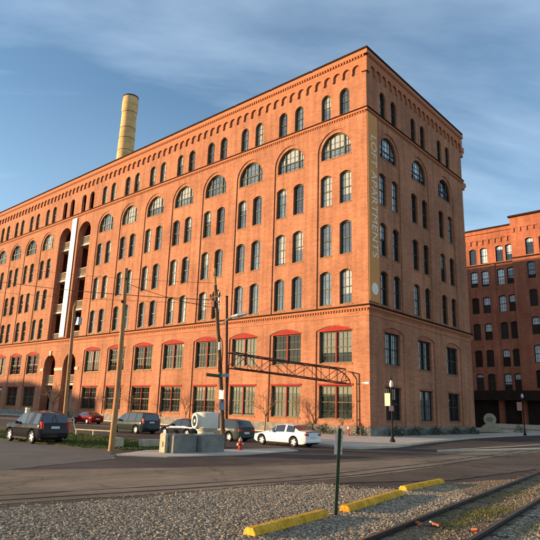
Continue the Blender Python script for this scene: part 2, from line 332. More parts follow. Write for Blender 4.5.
# sidewalks (real kerb steps)
sheet('sidewalk', [(-150, -1.2), (-6, -1.2), (-3.5, -8.5), (2.0, -11.2), (6.4, -13.0), (7.05, -12.7), (7.2, -9.6), (5.7, -2.4), (3.7, 9.8), (3.4, 18), (3.2, 32.0), (0.2, 33.0), (0.0, 20), (0.0, -0.002), (-150, -0.002)], 0.0, m_conc, thick=0.13)
sheet('kerb', [(6.46, -13.3), (7.3, -12.95), (7.45, -9.6), (5.93, -2.4), (3.93, 9.8), (3.63, 18), (3.43, 32.0), (3.22, 32.0), (3.42, 18), (3.72, 9.8), (5.72, -2.4), (7.22, -9.58), (7.07, -12.68), (6.42, -12.98)], 0.0, m_pale, thick=0.145)
sheet('corner_pavement', [(5.0, -25.6), (6.5, -24.5), (7.1, -21), (6.7, -17.2), (5.6, -16.6), (4.9, -19), (3.8, -23.4)], 0.0, m_conc, thick=0.06)
sheet('lawn', [(-30, -25.8), (-4.6, -25.0), (1.1, -24.7), (3.0, -24.0), (3.6, -22.6), (-0.2, -19.4), (-7, -19.0), (-30, -19.2)], 0.0, m_grassb, thick=0.03)
sheet('traffic_island', [(10.2, -10.6), (11.5, -7.8), (12.2, -4.2), (13.0, -1), (12.0, 3.2), (10.9, 3.0), (10.7, -4)], 0.0, m_pale, thick=0.13)
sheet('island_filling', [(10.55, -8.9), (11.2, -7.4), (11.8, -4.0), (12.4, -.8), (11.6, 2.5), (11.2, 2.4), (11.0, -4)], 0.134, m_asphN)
sheet('rear_forecourt', [(-60, 33.5), (3.1, 33.5), (3.1, 56), (-60, 56)], 0.0, m_conc, thick=0.05)
sheet('track_bed', [(13.7, -60), (60, -60), (60, 40), (15.6, 40), (16.6, -13), (17.1, -20), (16.3, -23.2), (16.05, -25.8), (15.3, -26.2), (14.5, -26), (14.0, -28), (13.8, -30), (13.5, -32), (13.0, -34), (11, -44)], 0.034, m_dirt)

# ------------------------------------------------------------------ facade machinery
def round_loop(w_, z0, zs, n=18):
    r = w_/2; return [(-r, z0), (r, z0)] + [(r*math.cos(math.pi*i/n), zs + r*math.sin(math.pi*i/n)) for i in range(n+1)]
def seg_loop(w_, z0, zs, rise, n=8):
    return [(-w_/2, z0), (w_/2, z0)] + [(w_/2*(1-2*i/n), zs + rise*(1-(1-2*i/n)**2)) for i in range(n+1)]
def rect_loop(w_, z0, z1): return [(-w_/2, z0), (w_/2, z0), (w_/2, z1), (-w_/2, z1)]
def clean(loop):
    o = []
    for p in loop:
        if not o or (abs(p[0]-o[-1][0])+abs(p[1]-o[-1][1])) > 1e-5: o.append(p)
    return o
def shift(loop, dx_): return [(x+dx_, z) for x, z in loop]

def fill(mb, outer, holes, fn, d):
    bm = bmesh.new(); eds = []
    for lp in [outer]+holes:
        vs_ = [bm.verts.new((x, z, 0)) for x, z in lp]
        for i in range(len(vs_)): eds.append(bm.edges.new((vs_[i], vs_[(i+1) % len(vs_)])))
    bmesh.ops.triangle_fill(bm, use_beauty=True, use_dissolve=False, edges=eds)
    bm.verts.index_update()
    mb.add([fn(v.co.x, v.co.y, d) for v in bm.verts], [tuple(v.index for v in f.verts) for f in bm.faces]); bm.free()
def reveal(mb, lp, fn, d0, d1):
    n = len(lp); mb.add([fn(x, z, d0) for x, z in lp]+[fn(x, z, d1) for x, z in lp], [(i, (i+1) % n, n+(i+1) % n, n+i) for i in range(n)])

# windows in a local frame: x along the wall, y inwards, z up from the sill
def ring(mb, outer, t, y0, y1):
    cx = 0; zs = [p[1] for p in outer]; zc = (min(zs)+max(zs))/2; W = max(p[0] for p in outer); H = (max(zs)-min(zs))/2
    inner = []
    n = len(outer)
    for i in range(n):     # offset inwards along averaged edge normals
        a, p, c = Vector(outer[i-1]), Vector(outer[i]), Vector(outer[(i+1) % n])
        e1 = (p-a).normalized(); e2 = (c-p).normalized(); n1 = Vector((-e1.y, e1.x)); n2 = Vector((-e2.y, e2.x))
        nn = (n1+n2); nn.normalize(); k = 1/max(.5, nn.dot(n1)); inner.append(tuple(p + nn*t*k))
    vs_ = [(x, y0, z) for x, z in outer]+[(x, y0, z) for x, z in inner]+[(x, y1, z) for x, z in inner]
    fs = [(i, (i+1) % n, n+(i+1) % n, n+i) for i in range(n)]+[(n+i, n+(i+1) % n, 2*n+(i+1) % n, 2*n+i) for i in range(n)]
    mb.add(vs_, fs); return inner

def make_window(name, kind, wd, hs, rise, mframe, mpane, sill=True, red=None):
    """kind: sash / round / arch / double"""
    if kind == 'sash': lp = clean(seg_loop(wd, 0, hs, rise))
    elif kind == 'round': lp = clean(round_loop(wd, 0, hs, 10))
    elif kind == 'arch': lp = clean(round_loop(wd, 0, hs, 20))
    else: lp = clean(rect_loop(wd, 0, hs))
    f = MB(); t = .115 if kind in ('sash', 'round') else .10
    ring(f, lp, t, 0.0, .10)
    top = max(p[1] for p in lp)
    def zat(x):
        if kind == 'sash': return hs + rise*(1-(2*x/wd)**2)
        if kind in ('round', 'arch'): return hs + math.sqrt(max(0, (wd/2)**2-x*x))
        return hs
    if kind in ('sash', 'round'):
        mid = top*.5; f.box(-wd/2+t, wd/2-t, .03, .09, mid-.045, mid+.045)
        for x in (-wd/6+.01, wd/6-.01): f.box(x-.013, x+.013, .055, .09, t, zat(x)-t*.6)
        for z in (top*.25, top*.75): f.box(-wd/2+t, wd/2-t, .06, .085, z-.013, z+.013)
    elif kind == 'arch':
        for x in (-wd/2+.78, wd/2-.78): f.box(x-.065, x+.065, .0, .10, .05, zat(x)-t*.5)
        f.box(-wd/2+t, wd/2-t, .02, .09, hs-.05+.18, hs+.05+.18)
        for x in (-.27, .27): f.box(x-.014, x+.014, .055, .09, .05, zat(x)-.1)
        for x in (-wd/2+.42, wd/2-.42): f.box(x-.013, x+.013, .055, .09, .05, zat(x)-.1)
        for z in (hs*.5, hs+.75): 
            hw = wd/2-.1 if z < hs else math.sqrt((wd/2)**2-(z-hs)**2)-.08
            f.box(-hw, hw, .058, .086, z-.013, z+.013)
    else:
        for sx in (-1, 1):
            cx = sx*wd/4
            f.box(cx-wd/4+.06, cx-wd/4+.12, .02, .09, 0.05, hs-.05); f.box(cx+wd/4-.12, cx+wd/4-.06, .02, .09, .05, hs-.05)
            f.box(cx-wd/4+.1, cx+wd/4-.1, .03, .09, hs*.5-.04, hs*.5+.04)
            for k in (-1, 1): f.box(cx+k*wd*.062-.011, cx+k*wd*.062+.011, .055, .088, .05, hs-.05)
            for z in (hs*.25, hs*.75): f.box(cx-wd/4+.1, cx+wd/4-.1, .058, .085, z-.012, z+.012)
    fr = f.build(name, mframe)
    g = MB(); inset = [(x*.97, max(0.02, z*.985)) for x, z in lp]
    g.add([(x, .095, z) for x, z in inset], [tuple(range(len(inset)))]); pn = g.build('pane', mpane, fr)
    if sill:
        s = MB(); s.box(-wd/2-.06, wd/2+.06, -.21, .06, -.13, -.012); s.build('sill', m_sill, fr)
    if kind == 'double' and red:
        s = MB(); s.box(-.055, .055, -.04, .12, 0.0, hs-.005); s.build('mullion', red, fr)
    return fr
def put(proto, parent, p, rz, used=set()):
    if proto.name in used: o = copy_tree(proto, parent, p, rz)
    else:
        used.add(proto.name); o = proto; o.parent = parent; o.location = Vector(p)*K; o.rotation_euler = (0, 0, rz)
    return o

ZT = 33.25; H1 = 27.5; H2 = 10.15
# ------------------------------------------------------------------ main building
bld = thing('brick_building', 'huge seven storey orange brick factory block filling the photo, lofts behind arched bays', 'building')
cxs = [-3.27-5.15*k for k in range(9)] + [-3.27-41.2-5.05*k for k in range(1, 7)]
OPEN = (8, 9)
fL = lambda u, z, d: (u, d, z)
fS = lambda u, z, d: (-d, u, z)
wl = MB(); ws = MB(); reds = []
w_sash = make_window('sash_window', 'sash', 1.2, 2.72, .22, m_frame, m_pane)
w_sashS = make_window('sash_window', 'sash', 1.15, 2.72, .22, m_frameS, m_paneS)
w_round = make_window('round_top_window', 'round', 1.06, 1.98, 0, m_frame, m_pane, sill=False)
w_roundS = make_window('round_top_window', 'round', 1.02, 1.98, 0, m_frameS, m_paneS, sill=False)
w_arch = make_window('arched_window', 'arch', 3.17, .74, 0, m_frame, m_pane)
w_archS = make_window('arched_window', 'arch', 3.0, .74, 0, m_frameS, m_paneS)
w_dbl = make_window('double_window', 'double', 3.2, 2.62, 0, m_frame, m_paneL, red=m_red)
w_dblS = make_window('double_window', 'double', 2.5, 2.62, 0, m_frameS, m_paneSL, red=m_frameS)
ROWS = (10.42, 14.68, 19.25)
def bay(mb, fn, c, lo, hi, wr, half, open_bay=False, rz=0, short=False, sw=1.2, gap=1.02, rw=1.06, aw=3.17, dw=3.2):
    P = lambda u, z, d: fn(u, z, d)
    # --- lower zone
    if not open_bay:
        hole = clean(shift(seg_loop(wr, 0.75, 8.30, .38), c))
        fill(mb, [(lo, 0.7), (hi, 0.7), (hi, H2), (lo, H2)], [hole], fn, 0)
        reveal(mb, hole, fn, 0, .085)
        w2 = clean(shift(rect_loop(dw, 5.62, 8.24), c)); w1 = clean(shift(rect_loop(dw, 1.22, 3.84), c))
        fill(mb, hole, [w2, w1], fn, .085); reveal(mb, w2, fn, .085, .34); reveal(mb, w1, fn, .085, .34)
        rb = MB()
        seg = clean(shift([(x, z) for x, z in seg_loop(dw+.12, 8.22, 8.27, .36)], c))
        rb.prism(seg, lambda p: fn(p[0], p[1], .045), lambda p: fn(p[0], p[1], .082))
        a = fn(c-dw/2-.1, 3.83, .03); b2 = fn(c+dw/2+.1, 3.98, .082)
        rb.build('arched_lintel', m_brickR if short else m_red, bld); rb = MB()
        rb.box(min(a[0], b2[0]), max(a[0], b2[0]), min(a[1], b2[1]), max(a[1], b2[1]), a[2], b2[2])
        rb.build('straight_lintel', m_brickR if short else m_red, bld)
        for z in (5.62, 1.22): put(w_dblS if short else w_dbl, bld, fn(c, z, .26), rz)
    else:
        hole = clean(shift(round_loop(2.95, .75, 6.62, 18), c))
        fill(mb, [(lo, 0.7), (hi, 0.7), (hi, H2), (lo, H2)], [hole], fn, 0); reveal(mb, hole, fn, 0, 1.1)
    # --- middle zone
    aw2 = wr if not open_bay else 3.1
    hole = clean(shift(round_loop(aw2, H2+.0 + .02, 24.46, 24), c))
    fill(mb, [(lo, H2), (hi, H2), (hi, H1), (lo, H1)], [hole], fn, 0)
    if open_bay: reveal(mb, hole, fn, 0, 1.0)
    else:
        reveal(mb, hole, fn, 0, .085); hs_ = []
        for z in ROWS:
            for s in (-1, 1): hs_.append(clean(shift(seg_loop(sw, z, z+2.72, .22), c+s*gap)))
        hs_.append(clean(shift(round_loop(aw, 23.72, 24.46, 20), c)))
        fill(mb, hole, hs_, fn, .085)
        for h in hs_: reveal(mb, h, fn, .085, .36)
        for z in ROWS:
            for s in (-1, 1): put(w_sashS if short else w_sash, bld, fn(c+s*gap, z, .27), rz)
        put(w_archS if short else w_arch, bld, fn(c, 23.72, .27), rz)
    # --- top zone
    hs_ = [clean(shift(round_loop(rw, H1+.14, H1+2.12, 10), c+s*1.0)) for s in (-1, 1)]
    fill(mb, [(lo, H1), (hi, H1), (hi, ZT-.2), (lo, ZT-.2)], hs_, fn, 0)
    for h in hs_: reveal(mb, h, fn, 0, .30)
    if not open_bay:
        for s in (-1, 1): put(w_roundS if short else w_round, bld, fn(c+s*1.0, H1+.14, .17), rz)
for k, c in enumerate(cxs):
    hi = 0.0 if k == 0 else (c+cxs[k-1])/2
    lo = (c+cxs[k+1])/2 if k+1 < len(cxs) else c-2.6
    bay(wl, fL, c, lo, hi, 3.8, 0, k in OPEN)
XW = cxs[-1]-2.6
scs = [3.78, 9.66, 15.52]; SY = 20.2
for k, c in enumerate(scs):
    lo = 0 if k == 0 else (c+scs[k-1])/2
    hi = (c+scs[k+1])/2 if k < 2 else SY
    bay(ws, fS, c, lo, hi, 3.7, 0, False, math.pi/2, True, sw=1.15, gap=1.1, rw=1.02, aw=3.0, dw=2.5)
wl.build('long_wall', m_brick, bld); ws.build('end_wall', m_brick, bld)
b = MB(); b.add([(0, SY, 0), (XW, SY, 0), (XW, SY, ZT-.2), (0, SY, ZT-.2)], [(0, 1, 2, 3)]); b.add([(XW, 0, 0), (XW, SY, 0), (XW, SY, ZT-.2), (XW, 0, ZT-.2)], [(0, 1, 2, 3)])
b.build('rear_wall', m_brick, bld)
b = MB(); b.box(XW+.05, -.4, .4, SY-.4, ZT-.9, ZT-.6); b.build('roof', m_roof, bld)
# dark core keeps daylight out from behind the glass
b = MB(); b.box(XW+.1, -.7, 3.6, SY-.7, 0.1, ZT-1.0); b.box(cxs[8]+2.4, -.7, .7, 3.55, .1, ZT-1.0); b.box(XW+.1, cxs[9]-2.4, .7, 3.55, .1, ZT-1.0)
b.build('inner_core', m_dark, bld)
# plinth
b = MB()
for x0, x1 in ((XW, cxs[9]-1.47), (cxs[9]+1.47, cxs[8]-1.47), (cxs[8]+1.47, .06)): b.box(x0, x1, -.07, .3, 0, .75)
b.box(-.3, .07, -.07+.37, SY, 0, .75)
b.build('stone_plinth', m_stone, bld)
# belt courses with dentils, both walls; a strip is given as (z0, z1, outward projection)
def belt(mb, z0, z1, pr, y1=SY+.0):
    mb.box(XW, pr, -pr, 0.0, z0, z1); mb.box(0.0, pr, 0.0, y1+pr, z0, z1)
def dentils(mb, z0, z1, pr, step, wd):
    n = int(-XW/step)
    for i in range(n): x = -i*step-.1; mb.box(x-wd, x, -pr, 0, z0, z1)
    for i in range(int(SY/step)): y = i*step+.1; mb.box(0, pr, y, y+wd, z0, z1)
b = MB(); belt(b, H1-.30, H1-.10, .12); dentils(b, H1-.45, H1-.302, .06, .27, .13)
belt(b, H2-.30, H2-.12, .13); dentils(b, H2-.47, H2-.302, .07, .27, .13); belt(b, H2-.86, H2-.74, .05)
b.build('belt_course', m_trim, bld)
b = MB(); belt(b, H1-.099, H1+.0, .19); belt(b, H2-.119, H2+.0, .22)
b.build('belt_cap', m_cap, bld)
# corbelled arcade below the parapet
b = MB(); per = 1.03
def arcade_cell(mb, fn, u0, p, sgn):
    lg = .19; r = (p-lg)/2; z = 31.62
    lp = [(0, 32.05), (0, 31.12), (lg/2, 30.98), (lg, 31.12), (lg, z-r*.45)]
    lp += [(lg+r-r*math.cos(math.pi*i/8), z-r*.45+r*.9*math.sin(math.pi*i/8)) for i in range(1, 8)]
    lp += [(p, z-r*.45), (p, 32.05)]
    q = [(u0+sgn*x, zz) for x, zz in lp]
    mb.prism(q, lambda t: fn(t[0], t[1], -.16), lambda t: fn(t[0], t[1], 0.0))
for i in range(int(-XW/per)): arcade_cell(b, fL, -.30-i*per, per, -1)
ps = (SY-.5)/20
for i in range(20): arcade_cell(b, fS, .30+i*ps, ps, 1)
b.box(-.30, .16, -.16, 0, 30.98, 32.05); b.box(0, .16, 0.0, .30, 30.98, 32.05); b.box(0, .16, SY-.2, SY+.16, 30.98, 32.05)
b.build('corbel_arcade', m_trim, bld)
b = MB(); belt(b, 32.052, 32.42, .17); dentils(b, 32.422, 32.62, .24, .30, .15); belt(b, 32.622, 33.0, .27); belt(b, 33.002, ZT-.142, .20)
b.build('cornice', m_trim, bld)
b = MB()
edges = [0.0]+[(cxs[k]+cxs[k+1])/2 for k in range(len(cxs)-1)]+[XW]
for a, c in zip(edges, edges[1:]):
    b.box(c+.10, a-.06 if a else .27, -.27, .3, ZT-.14, ZT+.04); b.box(c-.06, c+.10, -.22, .3, ZT-.19, ZT-.06)
b.box(0.02, .27, .31, SY+.27, ZT-.14, ZT+.04)
b.build('coping', m_cap, bld)
# rear corner brackets seen in profile
b = MB()
for z0, z1, pr in ((30.6, 31.3, .8), (31.3, 31.9, 1.2), (26.6, 27.05, .8), (27.05, 27.45, 1.2), (9.6, 10.0, .7)): b.box(-1.2, -.05, SY+.01, SY+pr, z0, z1)
b.build('rear_corner_bracket', m_trim, bld)
# open loggia bays: side walls, floors, railings
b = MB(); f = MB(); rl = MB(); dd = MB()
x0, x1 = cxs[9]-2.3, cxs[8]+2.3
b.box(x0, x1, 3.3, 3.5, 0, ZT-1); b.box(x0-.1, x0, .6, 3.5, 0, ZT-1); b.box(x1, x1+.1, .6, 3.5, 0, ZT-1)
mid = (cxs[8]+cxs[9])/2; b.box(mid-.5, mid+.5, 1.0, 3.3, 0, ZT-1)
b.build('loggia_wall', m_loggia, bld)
for z in (4.35, 8.9, 14.1, 18.6, 23.1, 27.0): f.box(x0, x1, .55, 3.3, z-.28, z)
f.build('loggia_floor', m_conc, bld)
for c in (cxs[8], cxs[9]):
    for z in (10.0, 14.1, 18.6, 23.1, 4.35):
        rl.box(c-1.5, c+1.5, .58, .63, z+1.0, z+1.07); rl.box(c-1.5, c+1.5, .58, .63, z+.12, z+.17)
        for i in range(22): x = c-1.47+i*.14; rl.box(x-.014, x+.014, .59, .62, z+.17, z+1.0)
rl.build('balcony_railing', m_pale, bld)
for c in (cxs[8], cxs[9]):
    dd.box(c-.85, c-.03, 1.02, 1.08, .12, 3.6); dd.box(c+.03, c+.85, 1.02, 1.08, .12, 3.6)
dd.build('entrance_door', m_galv, bld)
b = MB(); b.box(cxs[8]+1.49, cxs[8]+2.3, -.08, 0, 5.95, 6.3); b.box(cxs[9]+1.49, cxs[8]-1.49, -.08, 0, 5.95, 6.3); b.box(cxs[9]-2.3, cxs[9]-1.49, -.08, 0, 5.95, 6.3)
for c in (cxs[8], cxs[9]): b.prism([(c-.18, 7.95), (c+.18, 7.95), (c+.28, 8.6), (c-.28, 8.6)], lambda p: (p[0], -.12, p[1]), lambda p: (p[0], 0, p[1]))
b.build('impost_band', m_pale, bld)
# downpipe at the corner and wall fittings
b = MB(); b.path([(-2.0, -.02, 4.9), (-1.35, -.35, 4.75), (-1.1, -.14, 4.3), (-1.1, -.14, .2)], .055); 
for z in (1.2, 2.6, 3.9): b.box(-1.18, -1.02, -.16, 0, z, z+.06)
b.build('downpipe', m_rust, bld)
b = MB(); b.tube((-.5, 0, 4.0), (-.5, -.35, 4.0), .03); b.tube((-.5, -.35, 4.0), (-.15, -.45, 3.98), .025); b.tube((-.2, -.46, 3.98), (.22, -.46, 3.96), .085)
tag(b.build('wall_camera', m_white), 'small white security camera on a bracket at the building corner', 'camera')

# ------------------------------------------------------------------ banners on the building
ban = thing('corner_banner', 'tall tan LOFT APARTMENTS banner with grey circle running down the shaded corner wall', 'banner', (0, 0, 0))
b = MB(); b.box(.02, .07, .04, 1.62, 10.42, 27.05); b.build('cloth', m_goldcloth, ban)
def text_mesh(name, txt, size, m, parent, loc, rot, ex=0.005, spacing=1.0, sx=1.0, bold=0.0):
    cu = bpy.data.curves.new(name, 'FONT'); cu.body = txt; cu.size = size; cu.align_x = 'CENTER'; cu.align_y = 'CENTER'; cu.extrude = ex; cu.space_character = spacing; cu.offset = bold
    o = bpy.data.objects.new('tmp', cu); C.objects.link(o); dg = bpy.context.evaluated_depsgraph_get()
    me = bpy.data.meshes.new_from_object(o.evaluated_get(dg)); bpy.data.objects.remove(o); me.name = name
    me.materials.clear(); me.materials.append(m)
    t = bpy.data.objects.new(name, me); C.objects.link(t); t.parent = parent; t.location = Vector(loc)*K; t.rotation_euler = rot; t.scale = (sx, 1, 1); return t
t = text_mesh('lettering', 'LOFT APARTMENTS', 1.62, m_letter, ban, (.085, .92, 19.6), (R(90), R(90), R(90)), spacing=1.06)
bb = [v.co.x for v in t.data.vertices]; t.scale = (10.9*K/(max(bb)-min(bb)), 1, 1)
b = MB(); b.lathe([(.5, 0), (.5, .02)], 28, (.072, .84, 11.5), 'x'); b.build('circle_emblem', m_letter, ban)
b = MB(); b.box(-47.75, -46.55, -.14, -.08, 10.35, 26.95)
tag(b.build('hanging_strip', m_white), 'long plain white strip banner hanging between the two open arched bays', 'banner')

# ------------------------------------------------------------------ chimney
ch = thing('chimney_stack', 'tall round buff brick chimney stack with dark hoops above the roofline', 'chimney', (-72.5, 23, 0))
b = MB(); b.lathe([(2.3, 0), (1.72, 52), (1.55, 62.0), (1.58, 62.4), (1.68, 63.0), (1.68, 65.0), (1.60, 65.6), (1.60, 66.0), (1.2, 66.0), (1.2, 64)], 36)
b.build('shaft', m_chim, ch, smooth=True)
b = MB()
for z, r in ((62.3, 1.62), (58.6, 1.66), (56.2, 1.70), (53.4, 1.745), (50.6, 1.77), (47.5, 1.80)): b.lathe([(r-.02, z), (r-.02, z+.13)], 36)
b.build('iron_hoop', m_chimb, ch, smooth=True)
b = MB(); b.lathe([(1.64, 66.0), (1.64, 66.25), (1.15, 66.25), (1.15, 65.9)], 36); b.build('rim_cap', m_cap, ch)

# ------------------------------------------------------------------ rear building (same yard, end of street)
YB = 56.4
rb = thing('rear_brick_building', 'shaded red brick block behind the street corner, top storey caught by the sun', 'building', (0, 0, 0))
fR = lambda u, z, d: (u, YB+d, z)
w_rear = make_window('rear_sash_window', 'sash', 1.25, 2.62, .2, m_frameS, m_paneR)
wb = MB()
rows = [(27.35, 2.9), (23.3, 2.65), (18.7, 2.65), (14.2, 2.65), (9.75, 2.65), (5.85, 2.65)]
XS = -6.45      # where the taller, slightly projecting part starts
def rcell(lo, hi, cs, top, fn, dz=0):
    hs_ = []
    for i, (z, h) in enumerate(rows):
        for c in cs: hs_.append(clean(shift(seg_loop(1.25, z+dz, z+dz+2.62, .2), c)))
    fill(wb, [(lo, 4.9), (hi, 4.9), (hi, top), (lo, top)], hs_, fn, 0)
    for h in hs_: reveal(wb, h, fn, 0, .3)
    for i, (z, h) in enumerate(rows):
        for c in cs: put(w_rear, rb, fn(c, z+dz, .2), 0)
fR2 = lambda u, z, d: (u, YB-.35+d, z)
for lo, hi, cs in ((-33, -27, (-31.2, -28.8)), (-27, -21, (-25.2, -22.8)), (-21, -15, (-19.2, -16.8)), (-15, -9.9, (-13.15, -11.25)), (-9.9, XS, (-8.62, -6.98))): rcell(lo, hi, cs, 33.3, fR)
for lo, hi, cs in ((XS, -.5, (-3.6, -1.5)), (-.5, 5.5, (1.3, 3.7)), (5.5, 11.5, (7.3, 9.7)), (11.5, 17.5, (13.3, 15.7))): rcell(lo, hi, cs, 34.55, fR2, 0.45)
wb.add([(XS, YB-.35, 0), (XS, YB, 0), (XS, YB, 34.55), (XS, YB-.35, 34.55)], [(0, 1, 2, 3)])
wb.add([(XS, YB, 33.3), (XS, YB+16, 33.3), (XS, YB+16, 34.55), (XS, YB, 34.55)], [(0, 1, 2, 3)])
wb.add([(17.5, YB-.35, 0), (17.5, YB+16, 0), (17.5, YB+16, 34.55), (17.5, YB-.35, 34.55)], [(0, 1, 2, 3)])
wb.add([(-33, YB, 0), (-33, YB+16, 0), (-33, YB+16, 33.3), (-33, YB, 33.3)], [(0, 1, 2, 3)])
for x in (-15, -9.9, -21, -27): wb.box(x-.4, x+.4, YB-.14, YB, 4.9, 27)
wb.build('rear_block_wall', m_brickR, rb)
b = MB(); b.box(-33, XS, YB-.12, YB, 27.0, 27.2); b.box(XS, 17.5, YB-.5, YB-.35, 27.4, 27.6)
b.box(-33.2, XS-.02, YB-.3, YB+.3, 33.3, 33.6); b.box(XS-.2, 17.7, YB-.68, YB, 34.55, 34.85); b.build('coping_and_sill_course', m_cap, rb)
b = MB()
for i in range(25):
    x = -32.6+i*1.05; b.box(x, x+.3, YB-.14, YB, 30.75, 31.5)
    if x > XS-1.3: break
b.box(-33, XS, YB-.15, YB, 31.502, 31.9); b.box(-33, XS, YB-.2, YB, 32.7, 33.3)
for i in range(22):
    x = XS+.3+i*1.05; b.box(x, x+.3, YB-.48, YB-.35, 31.9, 32.6)
b.box(XS, 17.5, YB-.48, YB-.35, 32.602, 33.0); b.build('rear_corbels', m_brickR, rb)
b = MB(); b.box(-33, 17.5, YB+.7, YB+16, 0.1, 33.1); b.build('rear_inner_core', m_dark, rb)
# loading dock: deep dark opening under a beam, brick piers, pale dock edge
b = MB(); b.box(-33, 17.5, YB-1.6, YB-.36, 4.9, 5.5); b.box(-33, 17.5, YB-1.7, YB-1.6, 4.4, 5.9); b.build('dock_canopy', m_cap, rb)
b = MB()
for x in (-21, -15, -9.9, XS, -.5, 5.5, 11.5): b.box(x-.35, x+.35, YB-.30, YB+.6, 0, 4.9)
b.build('dock_piers', m_brickR, rb)
b = MB(); b.box(-10.5, 14, YB-2.2, YB-.45, .1, .8); b.build('loading_dock', m_pale, rb)

# a low warehouse outside the frame to the left, across the side street: it shades the foot of the long wall
nb = thing('neighbour_warehouse', 'low brick warehouse across the side street beyond the left edge', 'building', (0, 0, 0))
D_ = 50/math.cos(SUN_AZ); hN = 4.55+D_*math.tan(SUN_EL)
b = MB(); b.box(-175, -37-66*math.tan(SUN_AZ), -66, -50, 0, hN); b.build('warehouse_wall', m_brickR, nb)
b = MB(); b.box(-175.3, -37-66*math.tan(SUN_AZ)+.3, -66.3, -49.9, hN+.003, hN+.2); b.build('warehouse_coping', m_cap, nb)
fr_ = MB()
for i in range(9): fr_.box(-119-i*6.2-1.2, -119-i*6.2+1.2, -49.98, -49.9, 1.5, 4.2); fr_.box(-119-i*6.2-1.2, -119-i*6.2+1.2, -49.98, -49.9, 6.5, 9.2)
fr_.build('warehouse_windows', m_cglass, nb)

# unseen wooded ridge, added to block bright horizon glow in glass and paint
m_hill = mat('added wooded hill', (0.035, 0.04, 0.025), 0.98, .35, 0.03, col2=(0.06, 0.055, 0.03))
o = MB(); rn = random.Random(3); V = []; n_ = 150
for i in range(n_+1):
    a = R(90)+YAW+R(38)+i/n_*R(284); h = 20+5*math.sin(a*3+1)+4*math.sin(a*7)+rn.uniform(-.8, .8)
    for q, z in ((560, 0), (600, h*.6), (660, h), (800, h*.9)): V.append((math.cos(a)*q, math.sin(a)*q, z-.5))
o.add(V, [(i*4+j, i*4+j+1, i*4+j+5, i*4+j+4) for i in range(n_) for j in range(3)])
tag(o.build('glow_blocking_hills', m_hill, smooth=True), kind='structure')

# ------------------------------------------------------------------ vegetation
def tree(loc, h, r, seed, label, spread=.5, group='bare street trees at the foot of the long wall', base=.3):
    rnd = random.Random(seed); t = thing('bare_tree', label, 'tree', loc, 0, group)
    tr = MB(); cr_ = MB(); top = Vector((rnd.uniform(-.05, .05), rnd.uniform(-.05, .05), h*base)); tr.tube((0, 0, 0), top, r, r*.75, 8)
    tr.build('trunk', m_bark, t, smooth=True)
    def br(p, d, l, rad, lv):
        q = p + d*l; m_ = p + d*l*.5 + Vector((rnd.uniform(-1, 1), rnd.uniform(-1, 1), rnd.uniform(-.3, 1)))*l*.08
        n_ = 5 if lv < 2 else 3
        cr_.tube(p, m_, rad, rad*.8, n_, False); cr_.tube(m_, q, rad*.8, rad*.55, n_, False)
        if lv >= 5: return
        for i in range(3 if lv < 4 else 2):
            a = rnd.uniform(0, 6.28); s = rnd.uniform(.35, .75)*(.6+spread)
            x = d.orthogonal().normalized(); y = d.cross(x)
            nd = (d + (x*math.cos(a)+y*math.sin(a))*s + Vector((0, 0, .12))).normalized()
            br(p + d*l*rnd.uniform(.55, 1), nd, l*rnd.uniform(.6, .8), rad*.58, lv+1)
    for i in range(5):
        a = i*1.256+rnd.uniform(-.3, .3); s = spread*rnd.uniform(.6, 1.2)
        br(top - Vector((0, 0, h*base*.12*(i % 3))), Vector((math.cos(a)*s, math.sin(a)*s, 1)).normalized(), h*.24, r*.5, 1)
    cr_.build('crown', m_bark, t); return t
tree((-41.8, -3.0, 0), 5.6, .13, 1, 'bushy bare tree before the left end of the wall near the open arches', .8)
tree((-8.3, -2.6, .1), 4.0, .07, 2, 'twiggy bare tree in front of the ground floor window behind the white car', .75)
tree((-5.2, -2.2, .1), 3.6, .035, 3, 'thin bare sapling between the white car and the corner window', .25)
tree((-27.6, -2.0, .1), 3.5, .05, 4, 'small bare tree against the wall beside the dark minivan', .35)
tree((-18.6, -2.2, .1), 3.6, .05, 5, 'slim bare tree behind the round white tank', .35)
tree((-32.5, -2.0, .1), 3.0, .04, 6, 'small bare tree just right of the leaning pale pole', .4)

def shrub(loc, rx, ry, h, seed, label, m, group, n=900, leaf=.06, name='shrub', cat='shrub'):
    rnd = random.Random(seed); o = MB()
    for i in range(n):
        a = rnd.uniform(0, 6.28); q = rnd.random()**.5; z = rnd.random()
        lump = 1 + .25*math.sin(a*3+seed)+.15*math.sin(a*5+z*6)
        rr_ = q*lump*math.sqrt(max(.05, 1-z**2.2))
        p = Vector((rx*rr_*math.cos(a), ry*rr_*math.sin(a), z*h*lump*.9+.02))
        d = Vector((rnd.uniform(-1, 1), rnd.uniform(-1, 1), rnd.uniform(-1, 1))).normalized()*leaf*rnd.uniform(.6, 1.4); e = d.orthogonal().normalized()*leaf*.5
        o.add([p-e, p+d*.5-e*.2, p+d, p+e], [(0, 1, 2, 3)])
    s = o.build(name, m, loc=loc); return tag(s, label, cat, group)
shrub((-40.5, -1.9, .1), 2.6, .8, 1.0, 1, 'bright green low shrub against the wall right of the bushy bare tree', m_leaf, 'shrubs at the foot of the walls', 1200)
shrub((-5.2, -.8, .1), .9, .5, .75, 2, 'low shrub under the corner window just right of the white car', m_leafD, 'shrubs at the foot of the walls')
shrub((-3.6, -.9, .1), 1.0, .5, .65, 3, 'low shrub below the corner window behind the back of the signpost', m_leafD, 'shrubs at the foot of the walls')
shrub((-.5, -.7, .1), .8, .45, .8, 4, 'shrub at the very corner of the brick building', m_leafD, 'shrubs at the foot of the walls')
hedge_l = ['near', 'middle', 'far']
